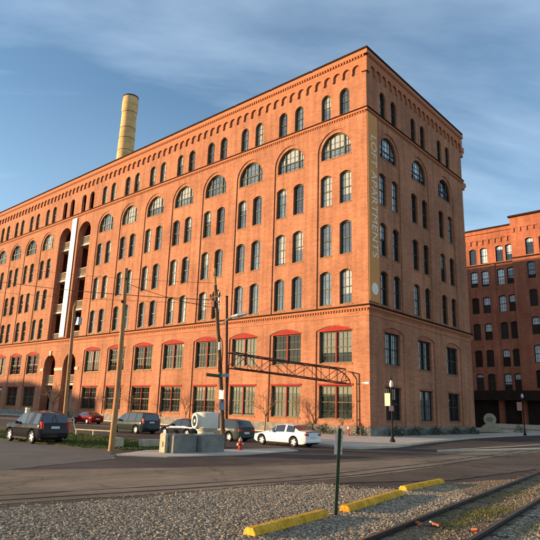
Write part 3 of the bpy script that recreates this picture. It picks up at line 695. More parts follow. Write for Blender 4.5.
for i, (y, l) in enumerate(((2.6, 'dark planting at the wall foot behind the street lamp with the cream banner'), (5.8, 'dark planting below the nearest windows of the shaded end wall, right of the lamp'),
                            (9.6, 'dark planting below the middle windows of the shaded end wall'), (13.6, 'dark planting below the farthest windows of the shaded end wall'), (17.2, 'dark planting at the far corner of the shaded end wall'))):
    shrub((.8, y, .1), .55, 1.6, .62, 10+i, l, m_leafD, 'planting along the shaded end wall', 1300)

def tufts(name, pts, hgt, m, seed, wdt=.02, label=None):
    rnd = random.Random(seed); o = MB()
    for x, y in pts:
        a = rnd.uniform(0, 6.28); h = hgt*rnd.uniform(.4, 1.3); dx_, dy_ = math.cos(a)*wdt, math.sin(a)*wdt; lx, ly = rnd.uniform(-.5, .5)*h, rnd.uniform(-.5, .5)*h
        o.add([(x-dx_, y-dy_, .02), (x+dx_, y+dy_, .02), (x+lx, y+ly, h)], [(0, 1, 2)])
    return o.build(name, m)
rnd = random.Random(5); pts = []
def inpoly(x, y, P):
    c = False; n = len(P)
    for i in range(n):
        (x1, y1), (x2, y2) = P[i], P[i-1]
        if (y1 > y) != (y2 > y) and x < (x2-x1)*(y-y1)/(y2-y1)+x1: c = not c
    return c
LP = [(-14, -25.3), (-4.6, -25.0), (1.1, -24.7), (3.0, -24.0), (3.6, -22.6), (-0.2, -19.4), (-7, -19.0), (-14, -19.2)]
while len(pts) < 24000:
    x, y = rnd.uniform(-14, 4), rnd.uniform(-25.3, -19)
    if inpoly(x, y, LP): pts.append((x, y))
m_lawn = mat('lawn grass', (0.045, 0.07, 0.014), 0.9, .35, 0.8, col2=(0.10, 0.12, 0.03))
tag(tufts('lawn_grass', pts, .075, m_lawn, 6, .022), 'short green grass of the lawn strip behind the black sport utility', 'grass', kind='stuff')

# ------------------------------------------------------------------ rails
def rail_path(x0, y0, x1, y1, name, label):
    t = thing(name, label, 'rail', (0, 0, 0), 0, 'rails of the track in the foreground')
    d = Vector((x1-x0, y1-y0)).normalized(); n = Vector((-d.y, d.x))
    def strip(w0, w1, z0, z1, m, nm):
        o = MB(1); A = Vector((x0, y0)); B = Vector((x1, y1))
        q = []
        for P in (A, B):
            for s_, wv, z in ((-1, w0, z0), (1, w0, z0), (1, w1, z1), (-1, w1, z1)):
                p = P*K + n*s_*wv; q.append((p.x, p.y, z))
        o.add(q, [(0, 1, 2, 3), (7, 6, 5, 4), (0, 4, 5, 1), (1, 5, 6, 2), (2, 6, 7, 3), (3, 7, 4, 0)]); return o.build(nm, m, t)
    strip(.075, .07, .03, .045, m_rail, 'rail_foot'); strip(.012, .012, .044, .10, m_rail, 'rail_web')
    strip(.037, .036, .098, .132, m_rail, 'rail_side'); strip(.034, .03, .1321, .136, m_railtop, 'rail_head'); return t
def line(pA, pB, t): return (pA[0]+(pB[0]-pA[0])*t, pA[1]+(pB[1]-pA[1])*t)
A0, A1 = (18.54, -30.33), (17.02, -17.53)
B0, B1 = (19.74, -28.94), (18.9, -22.0)
a0, a1 = line(A0, A1, -1.2), line(A0, A1, 4.2)
dA = Vector((A1[0]-A0[0], A1[1]-A0[1])).normalized(); nA = Vector((dA.y, -dA.x))
gB = 1.13
b0 = (a0[0]+nA.x*gB, a0[1]+nA.y*gB); b1 = (a1[0]+nA.x*gB, a1[1]+nA.y*gB)
rail_path(*a0, *a1, 'rail', 'left hand steel rail curving away past the yellow blocks'.replace('curving', 'running'))
rail_path(*b0, *b1, 'rail', 'right hand steel rail nearest the bottom right corner of the photo')
tie0 = None
for i in range(40):
    t_ = -1.0+i*.085; c_ = line(A0, A1, t_); c_ = (c_[0]+nA.x*gB/2, c_[1]+nA.y*gB/2)
    if tie0 is None:
        o = MB(1); o.box(-1.25, 1.25, -.11, .11, -.05, .052); tie0 = o.build('railway_tie', m_tie); q = tie0
    else: q = tie0.copy(); C.objects.link(q)
    q.location = (c_[0]*K, c_[1]*K, random.uniform(-.012, .0)); q.rotation_euler = (0, 0, math.atan2(nA.y, nA.x)+random.uniform(-.02, .02))
    tag(q, 'dark wooden railway tie half buried in gravel under the foreground rails', 'railway tie', 'ties under the foreground track')

# gravel: real stones on the bed
stones = bpy.data.collections.new('stone shapes')
m_stones = rand_mat('ballast stones', [(0.08, 0.06, 0.045), (0.20, 0.15, 0.10), (0.29, 0.22, 0.145), (0.42, 0.33, 0.225), (0.25, 0.165, 0.095), (0.54, 0.44, 0.32), (0.17, 0.13, 0.095), (0.30, 0.25, 0.19)])
m_stonesB = rand_mat('dusty brown ballast', [(0.07, 0.05, 0.035), (0.16, 0.11, 0.065), (0.24, 0.17, 0.10), (0.32, 0.24, 0.15), (0.20, 0.12, 0.07), (0.40, 0.31, 0.20)])
def stone_mesh(seed, ms=None):
    rn = random.Random(seed); bm = bmesh.new(); bmesh.ops.create_icosphere(bm, subdivisions=1, radius=1)
    for v in bm.verts: v.co *= rn.uniform(.7, 1.15)
    for v in bm.verts: v.co.z *= .7; v.co.x *= 1.15
    me = bpy.data.meshes.new('stone'); bm.to_mesh(me); bm.free(); me.materials.append(ms or m_stones); return me
for i in range(6):
    o = bpy.data.objects.new('stone_shape', stone_mesh(i)); stones.objects.link(o)
stonesB = bpy.data.collections.new('brown stone shapes')
for i in range(5):
    o = bpy.data.objects.new('stone_shape', stone_mesh(20+i, m_stonesB)); stonesB.objects.link(o)
def scatter(name, poly, density, smin, smax, seed, label, cat, colln, zoff=.03, up=False, keep=True):
    base = sheet(name, poly, zoff, m_dirt, kind='stuff'); tag(base, label, cat)
    ng = bpy.data.node_groups.new(name, 'GeometryNodeTree'); ng.interface.new_socket('Geometry', in_out='INPUT', socket_type='NodeSocketGeometry'); ng.interface.new_socket('Geometry', in_out='OUTPUT', socket_type='NodeSocketGeometry')
    n = ng.nodes.new; l = ng.links.new
    gi = n('NodeGroupInput'); go = n('NodeGroupOutput'); dp = n('GeometryNodeDistributePointsOnFaces'); dp.inputs['Density'].default_value = density; dp.inputs['Seed'].default_value = seed
    ci = n('GeometryNodeCollectionInfo'); ci.inputs['Collection'].default_value = colln; ci.inputs['Separate Children'].default_value = True; ci.inputs['Reset Children'].default_value = True
    ip = n('GeometryNodeInstanceOnPoints'); ip.inputs['Pick Instance'].default_value = True
    rv = n('FunctionNodeRandomValue'); rv.data_type = 'FLOAT_VECTOR'; rv.inputs[0].default_value = (0, 0, 0) if up else (-.5, -.5, 0); rv.inputs[1].default_value = (0 if up else .5, 0 if up else .5, 6.28)
    rs = n('FunctionNodeRandomValue'); rs.data_type = 'FLOAT'; rs.inputs[2].default_value = smin; rs.inputs[3].default_value = smax; rs.inputs['Seed'].default_value = seed+3
    l(gi.outputs[0], dp.inputs['Mesh']); l(dp.outputs['Points'], ip.inputs['Points']); l(ci.outputs[0], ip.inputs['Instance']); l(rv.outputs[0], ip.inputs['Rotation']); l(rs.outputs[1], ip.inputs['Scale'])
    jn = n('GeometryNodeJoinGeometry'); l(ip.outputs[0], jn.inputs[0]); (l(gi.outputs[0], jn.inputs[0]) if keep else None); l(jn.outputs[0], go.inputs[0])
    md = base.modifiers.new('scatter', 'NODES'); md.node_group = ng; return base
GP = [(11.6, -37.5), (12.9, -34.3), (13.35, -32.2), (13.65, -30), (13.9, -27.8), (14.5, -25.9), (15.4, -26.1), (16.1, -25.4), (16.2, -24), (16.6, -23.4), line(A0, A1, .42), line(A0, A1, 0), line(A0, A1, -.8)]
GP = [(x-(.1 if i >= 10 else 0), y) for i, (x, y) in enumerate(GP)]
scatter('gravel', GP, 620, .011, .036, 1, 'grey and tan crushed stone gravel around the yellow parking blocks', 'gravel', stones, .040)
scatter('gravel_spill', [(12.3, -34.3), (12.95, -32.2), (13.3, -30), (13.55, -27.8), (14.1, -25.6), (15.2, -25.6), (15.8, -25.2), (15.7, -24.2), (16.2, -24), (16.1, -25.4), (15.4, -26.1), (14.5, -25.9), (13.9, -27.8), (13.65, -30), (13.35, -32.2), (12.9, -34.3)], 45, .008, .026, 11, 'scattered small stones strayed from the gravel onto the street edge', 'gravel', stones, .036, keep=False)
IN = [(line(A0, A1, -.8)[0]+.12, line(A0, A1, -.8)[1]), (line(A0, A1, 2.2)[0]+.12, line(A0, A1, 2.2)[1])]
IN += [(IN[1][0]+.9, IN[1][1]+.1), (IN[0][0]+.9, IN[0][1]+.1)]
scatter('gravel_between_rails', IN, 230, .009, .030, 2, 'brown dusty ballast and dirt between the two rails', 'gravel', stonesB, .042)
RT = [(line(A0, A1, -.8)[0]+1.28, line(A0, A1, -.8)[1]), (line(A0, A1, 1.2)[0]+1.28, line(A0, A1, 1.2)[1]), (24, -14), (25.5, -40)]
scatter('gravel_verge', RT, 460, .012, .038, 3, 'loose gravel right of the right hand rail', 'gravel', stones, .038)
scatter('dirt_strip', [(16.35, -25.2), (16.3, -23.3), (17.1, -20.3), (16.8, -14), (17.05, -14), line(A0, A1, .75), line(A0, A1, .45)], 150, .008, .024, 12, 'brown dirt and small stones beyond the farthest yellow block beside the left rail', 'dirt', stonesB, .044)
# weeds in the track
rnd = random.Random(9); pts = []
for cx_, cy_, rx_, ry_, n_ in ((18.75, -27.0, .3, 1.2, 4200), (18.9, -28.6, .2, .5, 900), (18.2, -24.3, .3, 1.4, 1500), (18.6, -29.6, .4, .3, 150), (17.6, -20.5, .25, 2.0, 500), (19.9, -27.6, .25, 1.2, 900), (18.1, -27.6, .12, .8, 200)):
    for i in range(n_): pts.append((rnd.gauss(cx_, rx_*.6)-(0), rnd.gauss(cy_, ry_*.6)))
m_weed = mat('track weeds', (0.075, 0.10, 0.02), 0.9, .3, 3, col2=(0.16, 0.14, 0.045))
tag(tufts('track_weeds', pts, .06, m_weed, 8, .008), 'patchy green weeds growing between the rails', 'weeds', kind='stuff')
for i, (x, y, s, l, mm) in enumerate(((18.75, -28.95, .06, 'broken orange brick lying between the rails, nearest of the pieces', m_brickbit), (18.45, -29.0, .045, 'small orange brick fragment left of the pale scrap between the rails', m_brickbit),
        (18.62, -28.85, .055, 'white chip of concrete beside the orange brick pieces in the track', m_conc), (19.33, -28.85, .05, 'orange brick chip lying against the right hand rail', m_brickbit), (18.58, -29.15, .05, 'flat orange brick sliver in front of the other track debris', m_brickbit))):
    o = MB(); o.box(-s, s, -s*.6, s*.6, 0, s*.7); q = o.build('brick_fragment' if mm is m_brickbit else 'concrete_chip', mm, loc=(x, y, .05), bevel=.012)
    q.rotation_euler = (.2*i, .15, i*1.1); tag(q, l, 'rubble', 'rubble in the track')

# ------------------------------------------------------------------ yellow parking blocks
def pblock(p, q, label):
    p = Vector(p); q = Vector(q); d = q-p; L = d.length; o = MB()
    lp = [(-.115, 0), (.115, 0), (.10, .065), (.06, .108), (-.06, .108), (-.10, .065)]
    o.prism(lp, lambda t: (-L/2, t[0], t[1]), lambda t: (L/2, t[0], t[1]))
    s = o.build('parking_block', m_yel, loc=((p.x+q.x)/2, (p.y+q.y)/2, .035), bevel=.02); s.rotation_euler = (0, 0, math.atan2(d.y, d.x))
    tag(s, label, 'parking block', 'yellow concrete parking blocks in a row on the gravel')
pblock((17.26, -31.70), (17.04, -29.62), 'yellow parking block nearest the bottom edge, left of the signpost')
pblock((17.02, -28.95), (16.58, -26.15), 'middle yellow parking block, just right of the signpost')
pblock((16.32, -25.50), (16.20, -23.22), 'farthest yellow parking block, closest to the asphalt')

# ------------------------------------------------------------------ poles, lamps, signs
def lean(base, top, r0_, r1_, name, m, parent, n=12):
    o = MB(); B = Vector(base); T = Vector(top); 
    for i in range(6):
        a = B.lerp(T, i/6); c = B.lerp(T, (i+1)/6); o.tube(a, c, r0_+(r1_-r0_)*i/6, r0_+(r1_-r0_)*(i+1)/6, n, i in (0, 5))
    return o.build(name, m, parent, smooth=True)
# camera frame in layout units for turning leaning poles to their place
def P(px, py, depth):
    return Vector((23.0477, -37.9735, 1.75)) + (fw + rr*((px-270)/562.148) - uu*((py-270)/562.148))*depth
p1 = thing('utility_pole', 'dark leaning wooden utility pole beside the concrete blocks, with street light arm and notices', 'utility pole', (4.13, -19.58, 0))
def rel(v, o): return tuple(Vector(v)-Vector(o)*1.0)
O1 = Vector((4.13, -19.58, 0)); dep = (O1-Vector((23.0477, -37.9735, 1.75))).dot(fw)
def q1(px, py, dd_=0): return Vector(P(px, py, dep+dd_)) - O1
kn = [Vector((.12, 0.1, 0)), q1(221.5, 400), q1(219.6, 355), q1(217.0, 315), q1(215.3, 285)]
o = MB(); rad = [.105, .10, .09, .082, .075]
for i in range(4): o.tube(kn[i], kn[i+1], rad[i], rad[i+1], 12, i in (0, 3))
o.build('pole_shaft', m_wood, p1, smooth=True)
o = MB(); a = q1(215.3, 286); o.tube(a, q1(214.8, 268), .06, .05, 8); o.lathe([(.03, 0), (.09, .05), (.05, .1), (.09, .16), (.04, .22)], 10, tuple(q1(214.2, 276)))
o.build('pole_top_insulator', m_woodP, p1)
o = MB(); a, c = q1(210.5, 298, .3), q1(219.5, 296, -.3); o.tube(a, c, .045, .045, 6)
a, c = q1(211.5, 303, .2), q1(219.0, 302, -.2); o.tube(a, c, .04, .04, 6)
for t_ in (0, .25, .5, .75, 1): pnt = q1(210.5, 298, .3).lerp(q1(219.5, 296, -.3), t_); o.lathe([(.035, 0), (.055, .04), (.03, .09), (.05, .13), (.02, .17)], 8, tuple(pnt))
o.box(*(lambda v: (v.x-.09, v.x+.09, v.y-.09, v.y+.09, v.z-.2, v.z+.1))(q1(214.2, 303)))
o.build('crossarm', m_rust, p1)
o = MB(); pth = [q1(217.5, 326.5), q1(222, 323.5, -.1), q1(227, 319.5, -.2), q1(232, 316.5, -.25)]; o.path(pth, .028); o.build('lamp_arm', m_galv, p1)
o = MB(); a, c = q1(231.5, 316.8, -.25), q1(247, 313.5, -.6); 
o.tube(a, a.lerp(c, .45), .055, .10, 10); o.tube(a.lerp(c, .45), c, .10, .05, 10); o.build('street_light_head', m_galv, p1)
o = MB(); v = q1(219.6, 346, -.14); o.tube(v-Vector((0, 0, .17)), v+Vector((0, 0, .17)), .05, .05, 10); o.build('meter_canister', m_white, p1)
def facing(pnt, wd, ht, name, m, parent, th=.02, rz=42):      # thin plate turned to face the street (+x,-y)
    o = MB(); o.box(-wd/2, wd/2, -th/2, th/2, -ht/2, ht/2); s = o.build(name, m, parent); s.location = Vector(pnt)*K; s.rotation_euler = (0, 0, R(rz)); return s
facing(q1(221.4, 394.5, -.16), .24, .40, 'white_notice', m_white, p1, rz=14); facing(q1(221.8, 405.3, -.16), .22, .40, 'blue_grey_notice', m_blue, p1)
facing(q1(219.5, 366, -.14), .10, .5, 'conduit_cover', m_rust, p1, .05)
o = MB(); o.path([q1(219.0, 335, -.1), q1(222.2, 341, -.1), q1(222.8, 350, -.12), q1(221.2, 372, -.14), q1(223.8, 430, -.12)], .018); o.build('riser_cable', m_black, p1)
# street name blades on the pole
o = MB(); a, c = q1(206.3, 374.6, -.15), q1(220.5, 376.2, -.2); d = (c-a); u_ = Vector((0, 0, .07))
o.add([a-u_, c-u_, c+u_, a+u_], [(0, 1, 2, 3)]); off = Vector((.02, .02, 0)); o.add([a-u_+off, c-u_+off, c+u_+off, a+u_+off], [(0, 1, 2, 3)]); o.build('street_name_blade', m_green, p1)
o = MB(); a, c = q1(220.8, 375.4, -.2), q1(228.5, 375.0, .3); o.add([a-u_, c-u_, c+u_, a+u_], [(0, 1, 2, 3)]); o.add([a-u_+off, c-u_+off, c+u_+off, a+u_+off], [(0, 1, 2, 3)]); o.build('street_name_blade', m_blue, p1)

p2 = thing('steel_post', 'slim rust red steel post just right of the leaning pole, carrying the truss end', 'post', (-5.0, -8.0, 0))
O2 = Vector((-5, -8, 0)); dep2 = (O2-Vector((23.0477, -37.9735, 1.75))).dot(fw)
def q2(px, py, dd_=0): return Vector(P(px, py, dep2+dd_)) - O2
base2 = q2(226.2, 437); base2.z = 0
lean(tuple(base2), tuple(q2(226.8, 297)), .11, .09, 'post_shaft', m_rust, p2)
o = MB(); t_ = q2(226.8, 297); o.lathe([(.12, 0), (.12, .06), (.03, .1)], 12, tuple(t_)); o.build('post_cap', m_rust, p2)

p3 = thing('utility_pole', 'tall pale wooden pole standing right of the black sport utility, its foot in the lawn', 'utility pole', (3.13, -24.56, 0))
O3 = Vector((3.13, -24.56, 0)); dep3 = (O3-Vector((23.0477, -37.9735, 1.75))).dot(fw)
def q3(px, py, dd_=0): return Vector(P(px, py, dep3+dd_)) - O3
o = MB(); ks = [Vector((0, 0, 0)), q3(117.2, 395), q3(121.8, 335), q3(126.3, 268)]; rad = [.125, .11, .095, .075]
for i in range(3): o.tube(ks[i], ks[i+1], rad[i], rad[i+1], 12, True)
o.build('pole_shaft', m_woodP, p3, smooth=True)
o = MB(); v = q3(122.2, 303, -.1); o.lathe([(.03, 0), (.07, .05), (.04, .12)], 8, tuple(v)); v = q3(125.8, 280, -.1); o.lathe([(.03, 0), (.06, .05), (.03, .12)], 8, tuple(v)); o.build('pole_bracket', m_rust, p3)

p4 = thing('utility_pole', 'slender cream pole with a floodlight, behind the black sport utility before the open arches', 'utility pole', (-17.0, -14.0, 0))
O4 = Vector((-17, -14, 0)); dep4 = (O4-Vector((23.0477, -37.9735, 1.75))).dot(fw)
def q4(px, py, dd_=0): return Vector(P(px, py, dep4+dd_)) - O4
b4 = q4(64.3, 424); b4.z = 0
lean(tuple(b4), tuple(q4(74.6, 306)), .17, .11, 'pole_shaft', m_woodP, p4)
o = MB(); v = q4(75, 306); o.tube(v, v+Vector((0, 0, .25)), .10, .05, 8); o.build('pole_cap', m_woodP, p4)
o = MB(); o.tube(q4(74, 318), q4(78.5, 317.5), .05, .05, 6); v = q4(78.6, 320.5); o.box(v.x-.22, v.x+.22, v.y-.16, v.y+.16, v.z-.34, v.z+.22); o.build('floodlight', m_galv, p4)

# overhead wires to a pole that stands outside the frame
far = thing('utility_pole', 'wooden utility pole carrying the wires beyond the left edge', 'utility pole', (-30, -38, 0))
o = MB(); o.tube((0, 0, 0), (0, 0, 12.5), .16, .12, 12); o.build('pole_shaft', m_wood, far, smooth=True)
o = MB(); o.box(-.05, .05, -1.2, 1.2, 11.6, 11.75); o.build('crossarm', m_wood, far)
def cat_wire(a, b_, sag, name, label, r=.014):
    o = MB(); a = Vector(a); b_ = Vector(b_); p0 = a
    for i in range(1, 19):
        t_ = i/18; q = a.lerp(b_, t_); q.z -= sag*4*t_*(1-t_); o.tube(p0, q, r, r, 4, False); p0 = q
    tag(o.build(name, m_wire), label, 'wire', 'overhead wires')
W1 = O1+q1(213, 300); W2 = O1+q1(216.5, 304); W3 = O1+q1(214.5, 279)
cat_wire(W1, P(-60, 270.5, 45), .35, 'overhead_wire', 'thicker dark overhead wire crossing the wall from the leaning pole to the left edge', .022)
cat_wire(W2, P(-60, 286, 48), .2, 'overhead_wire', 'lower thin overhead wire reaching the leaning pole crossarm', .012)
cat_wire(O1+q1(214.5, 283), P(-60, 252, 50), .5, 'overhead_wire', 'thin wire running left from the insulator at the leaning pole top', .011)
cat_wire(P(16, 219, 70), P(-60, 190, 50), .2, 'overhead_wire', 'faint short wire against the sky at the left roof edge', .014)
cat_wire(O1+q1(217.5, 308), O3+q3(125.8, 283), .12, 'overhead_wire', 'wire between the leaning pole and the tall pale pole', .012)

# ------------------------------------------------------------------ truss over the side street
tr = thing('pipe_truss', 'rusty steel lattice truss bridging from the red post to the corner of the brick wall', 'truss', (-5, -8, 0))
OT = Vector((-5, -8, 0))
def depth_at(px): return dep2 + (42.2-dep2)*(px-226)/(350-226)
def tp(px, py, off=0.0): return Vector(P(px, py, depth_at(px))) - OT + Vector((off, 0, 0))
tops = [(226.5, 352.5), (240, 355.3), (254, 357.5), (270, 360), (287, 362.5), (304, 364.8), (321, 367), (337, 369.2)]
bots = [(226.5, 368), (240, 369.8), (254, 371.5), (270, 373.6), (287, 375.8), (304, 378.2), (321, 380.6), (337.5, 383.2)]
o = MB(); d_ = MB()
for off in (0, .75):
    T = [tp(x, y, off) for x, y in tops]; B_ = [tp(x, y, off) for x, y in bots]
    o.path(T, .045); o.path(B_, .045)
    for i in range(8): d_.tube(T[i], B_[i], .028, .028, 5)
    for i in range(7):
        if i % 2: d_.tube(T[i], B_[i+1], .024, .024, 5)
        else: d_.tube(B_[i], T[i+1], .024, .024, 5)
T0 = [tp(x, y, 0) for x, y in tops]; T1 = [tp(x, y, .75) for x, y in tops]; B0_ = [tp(x, y, 0) for x, y in bots]; B1_ = [tp(x, y, .75) for x, y in bots]
for i in range(8): d_.tube(T0[i], T1[i], .025, .025, 5); d_.tube(B0_[i], B1_[i], .025, .025, 5)
for i in range(7): d_.tube(T0[i], T1[i+1], .02, .02, 5)
o.build('chord', m_rust, tr); d_.build('lattice', m_rust, tr)
o = MB(); e0 = tp(337, 369.2); e1 = tp(344, 373.5); e2 = tp(349.5, 380); e3 = tp(350.5, 384)
o.path([e0, e1, e2, e3, tp(337.5, 383.2)], .045); o.path([e1, tp(341, 381.5), e2], .03); o.build('end_bracket', m_rust, tr)

# ------------------------------------------------------------------ lamp posts with banners
def lamp_post(loc, label, mban, ban_side, hh, bsize, group='acorn street lamps with banners'):
    t = thing('street_lamp', label, 'street lamp', loc, 0, group)
    o = MB(); o.lathe([(.16, 0), (.16, .12), (.10, .2), (.07, .45), (.05, .6), (.045, hh-.4), (.07, hh-.35), (.05, hh-.3), (.08, hh-.02)], 14); o.build('lamp_column', m_black, t, smooth=True)
    o = MB(); o.lathe([(.07, hh-.02), (.115, hh+.06), (.125, hh+.17), (.09, hh+.32), (.05, hh+.40)], 14); o.build('lamp_globe', m_lampglass, t, smooth=True)
    o = MB(); o.lathe([(.07, hh+.40), (.04, hh+.46), (.015, hh+.6)], 10); o.build('finial', m_black, t)
    d = Vector((math.cos(R(ban_side)), math.sin(R(ban_side)), 0)); w_, h_, zb = bsize
    o = MB(); 
    for z in (zb, zb+h_): o.tube((0, 0, z), tuple(d*(w_+.15)+Vector((0, 0, z))), .014, .014, 6)
    o.build('banner_arm', m_black, t)
    o = MB(); a = d*.1; c = d*(w_+.1); n_ = Vector((-d.y, d.x, 0))*.008
    V = [a-n_, c-n_, c+n_, a+n_]; o.add([(*v.xy, zb) for v in V]+[(*v.xy, zb+h_) for v in V], [(0, 1, 2, 3), (7, 6, 5, 4), (0, 4, 5, 1), (1, 5, 6, 2), (2, 6, 7, 3), (3, 7, 4, 0)])
    o.build('banner', mban, t); return t
l1 = lamp_post((5.35, -6.3, .1), 'black street lamp with a bright cream banner at the near corner of the sidewalk', m_cream, 183, 3.28, (.36, .78, 2.12))
facing((.02, -.08, 1.98), .28, .32, 'small_pink_sign', m_pink, l1, .015)
l2 = lamp_post((4.3, 21.6, .1), 'distant black street lamp with a pink banner in front of the dark loading dock', m_pink, 190, 3.6, (.45, .85, 2.35))

# ------------------------------------------------------------------ round monument sign
ms = thing('monument_sign', 'round stone monument sign on a flared base at the far end of the shaded sidewalk', 'sign', (-2.6, 31.2, 0))
ms.rotation_euler = (0, 0, R(32)); ms.scale = (.8, .8, .8)
o = MB(); o.lathe([(.88, -.14), (.88, .14)], 32, (0, 0, 1.85), 'y'); o.build('sign_disc', m_concY, ms)
o = MB(); o.prism([(-1.75, .05), (1.75, .05), (1.7, .35), (.95, .95), (.7, 1.15), (-.7, 1.15), (-.95, .95), (-1.7, .35)], lambda p: (p[0], -.22, p[1]), lambda p: (p[0], .22, p[1])); o.build('sign_base', m_concY, ms)
o = MB()
for z, hw in ((2.05, .42), (1.85, .56), (1.62, .40)):
    n_ = int(hw*2/.13)
    for i in range(n_): x = -hw+i*.13; o.box(x, x+.08, -.165, -.142, z-.05, z+.07)
o.build('carved_marks', m_frameS, ms)
shrub((-6.2, 31.5, 0), 1.4, .8, .9, 31, 'dark shrub left of the round monument sign', m_leafD, 'dark shrubs near the monument sign')
shrub((.4, 32.4, 0), .9, .6, .9, 32, 'dark shrub right of the round monument sign', m_leafD, 'dark shrubs near the monument sign')

# ------------------------------------------------------------------ sign on a leaning green post, seen from behind
sp = thing('sign_post', 'leaning green channel post with a small sign seen from behind, standing in the gravel', 'sign', (17.15, -29.41, .04))
O5 = Vector((17.15, -29.41, .04)); dep5 = (O5-Vector((23.0477, -37.9735, 1.75))).dot(fw)
def q5(px, py, dd_=0): return Vector(P(px, py, dep5+dd_)) - O5
o = MB(); a = Vector((0, 0, 0)); c = q5(339.9, 428.5)
ax = Vector((.75, .66, 0)); ay = Vector((-.66, .75, 0))
for (ox, oy, wx, wy) in ((0, 0, .022, .004), (-.022, .010, .004, .014), (.022, .010, .004, .014)):
    V = []
    for p_ in (a, c):
        ctr = p_ + ax*ox + ay*oy
        for s1, s2 in ((-1, -1), (1, -1), (1, 1), (-1, 1)): V.append(ctr + ax*s1*wx + ay*s2*wy)
    o.add(V, [(0, 1, 2, 3), (7, 6, 5, 4), (0, 4, 5, 1), (1, 5, 6, 2), (2, 6, 7, 3), (3, 7, 4, 0)])
o.build('channel_post', m_green, sp)
o = MB(); ctr = q5(338.6, 443.7, .04); up = (c-a).normalized(); 
rx_ = Vector((.86, .51, 0)).normalized()
V = [ctr - rx_*.068 - up*.185, ctr + rx_*.068 - up*.185, ctr + rx_*.068 + up*.185, ctr - rx_*.068 + up*.185]; bk = Vector((-.5, .6, 0)).normalized()*.006
o.add(V+[v+bk for v in V], [(0, 1, 2, 3), (7, 6, 5, 4), (0, 4, 5, 1), (1, 5, 6, 2), (2, 6, 7, 3), (3, 7, 4, 0)]); o.build('sign_plate', m_signback, sp)
o = MB()
for t_ in (-.12, .12): pnt = ctr + up*t_ - bk*6; o.tube(pnt, pnt+bk*5, .008, .008, 6)
o.build('bolt', m_galv, sp)

# ------------------------------------------------------------------ hydrant
hy = thing('fire_hydrant', 'small red fire hydrant with a pale bonnet at the kerb beside the leaning pole', 'fire hydrant', (5.39, -19.6, .03))
o = MB(); o.lathe([(.12, 0), (.12, .04), (.075, .06), (.07, .34), (.095, .36), (.095, .39)], 14); o.tube((-.14, 0, .27), (.14, 0, .27), .04, .04, 10); o.tube((0, -.15, .25), (0, 0, .25), .055, .055, 10); o.build('hydrant_body', m_hyd, hy, smooth=True)
o = MB(); o.lathe([(.085, .39), (.08, .45), (.045, .51), (.02, .52), (.02, .56)], 14); o.build('bonnet', m_concY, hy, smooth=True)
o = MB(); o.tube((-.165, 0, .27), (-.14, 0, .27), .045, .045, 8); o.tube((.14, 0, .27), (.165, 0, .27), .045, .045, 8); o.tube((0, -.175, .25), (0, -.15, .25), .06, .06, 8); o.build('outlet_cap', m_concY, hy)

# ------------------------------------------------------------------ concrete blocks and the tank
def cblock(loc, lx, ly, h, label, m, seed, rz=0):
    rn = random.Random(seed); o = MB(); n = 5
    o.prism([(-ly/2, 0), (ly/2, 0), (ly/2, h*.93), (ly/2-.06, h), (-ly/2+.06, h), (-ly/2, h*.93)], lambda t: (-lx/2, t[0], t[1]), lambda t: (lx/2, t[0], t[1]))
    o.box(-lx*.12, lx*.12, -ly/2-.03, -ly/2+.0, h*.3, h*.55)
    if lx > .5:
        for yy in (-ly*.25, ly*.25): o.path([(0, yy-.06, h-.02), (0, yy-.05, h+.05), (0, yy+.05, h+.05), (0, yy+.06, h-.02)], .012)
        o.box(lx/2-.001, lx/2+.006, -ly*.3, -ly*.12, h*.35, h*.6)
    s = o.build('concrete_block', m, loc=loc, bevel=.03); s.rotation_euler = (0, 0, rz); tag(s, label, 'concrete block', 'concrete blocks by the leaning pole')
cblock((5.27, -22.88, .05), .62, 1.18, .68, 'big grey concrete block with sunlit end, left one of the long pair', m_concD, 1)
cblock((5.50, -21.60, .05), .62, 1.24, .68, 'big grey concrete block touching the leaning pole, right one of the long pair', m_concD, 2)
cblock((1.55, -23.25, .03), .4, .45, .38, 'small pale concrete block alone on the lawn edge', m_concY, 3)
cblock((1.9, -21.75, .03), .4, .95, .30, 'low pale broken concrete slab lying on the lawn behind the blocks', m_concY, 4)
cblock((5.12, -23.57, .05), .34, .14, .72, 'narrow pale slab added at the left end of the long pair, standing for its sunlit face', m_concY, 5)  # paler slab added so that the block end reads as sunlit
tk = thing('storage_tank', 'squat white round tank with a ringed porthole standing behind the concrete blocks', 'tank', (2.95, -19.4, 0))
tk.scale = (.84, .84, .91)
o = MB(); o.lathe([(.46, 0), (.46, .75), (.56, .85), (.66, .95), (.66, 1.62), (.60, 1.70), (.3, 1.74), (0.01, 1.75)], 28); o.build('tank_shell', m_tank, tk, smooth=True)
d = Vector((math.cos(R(-106)), math.sin(R(-106)), 0))
def disc(mb, ctr, d, r_out, r_in, t0, t1, n=24):
    x = Vector((-d.y, d.x, 0)); y = Vector((0, 0, 1)); V = []
    for t_, r in ((t0, r_out), (t1, r_out), (t1, r_in), (t0, r_in)):
        for i in range(n): a = 6.2832*i/n; V.append(ctr + d*t_ + x*math.cos(a)*r + y*math.sin(a)*r)
    F = []
    for j in range(4):
        for i in range(n): F.append((j*n+i, j*n+(i+1) % n, ((j+1) % 4)*n+(i+1) % n, ((j+1) % 4)*n+i))
    mb.add(V, F)
o = MB(); disc(o, Vector((0, 0, 1.28)), d, .38, .27, .4, .74); o.build('porthole_ring', m_tank, tk)
o = MB(); disc(o, Vector((0, 0, 1.28)), d, .265, .11, .60, .70); o.build('porthole_dark_ring', m_cglass, tk)  # dark glossy ring between the rim and the hub
o = MB(); o.tube(d*.6+Vector((0, 0, 1.28)), d*.74+Vector((0, 0, 1.28)), .10, .09, 14); o.build('porthole_hub', m_tank, tk)
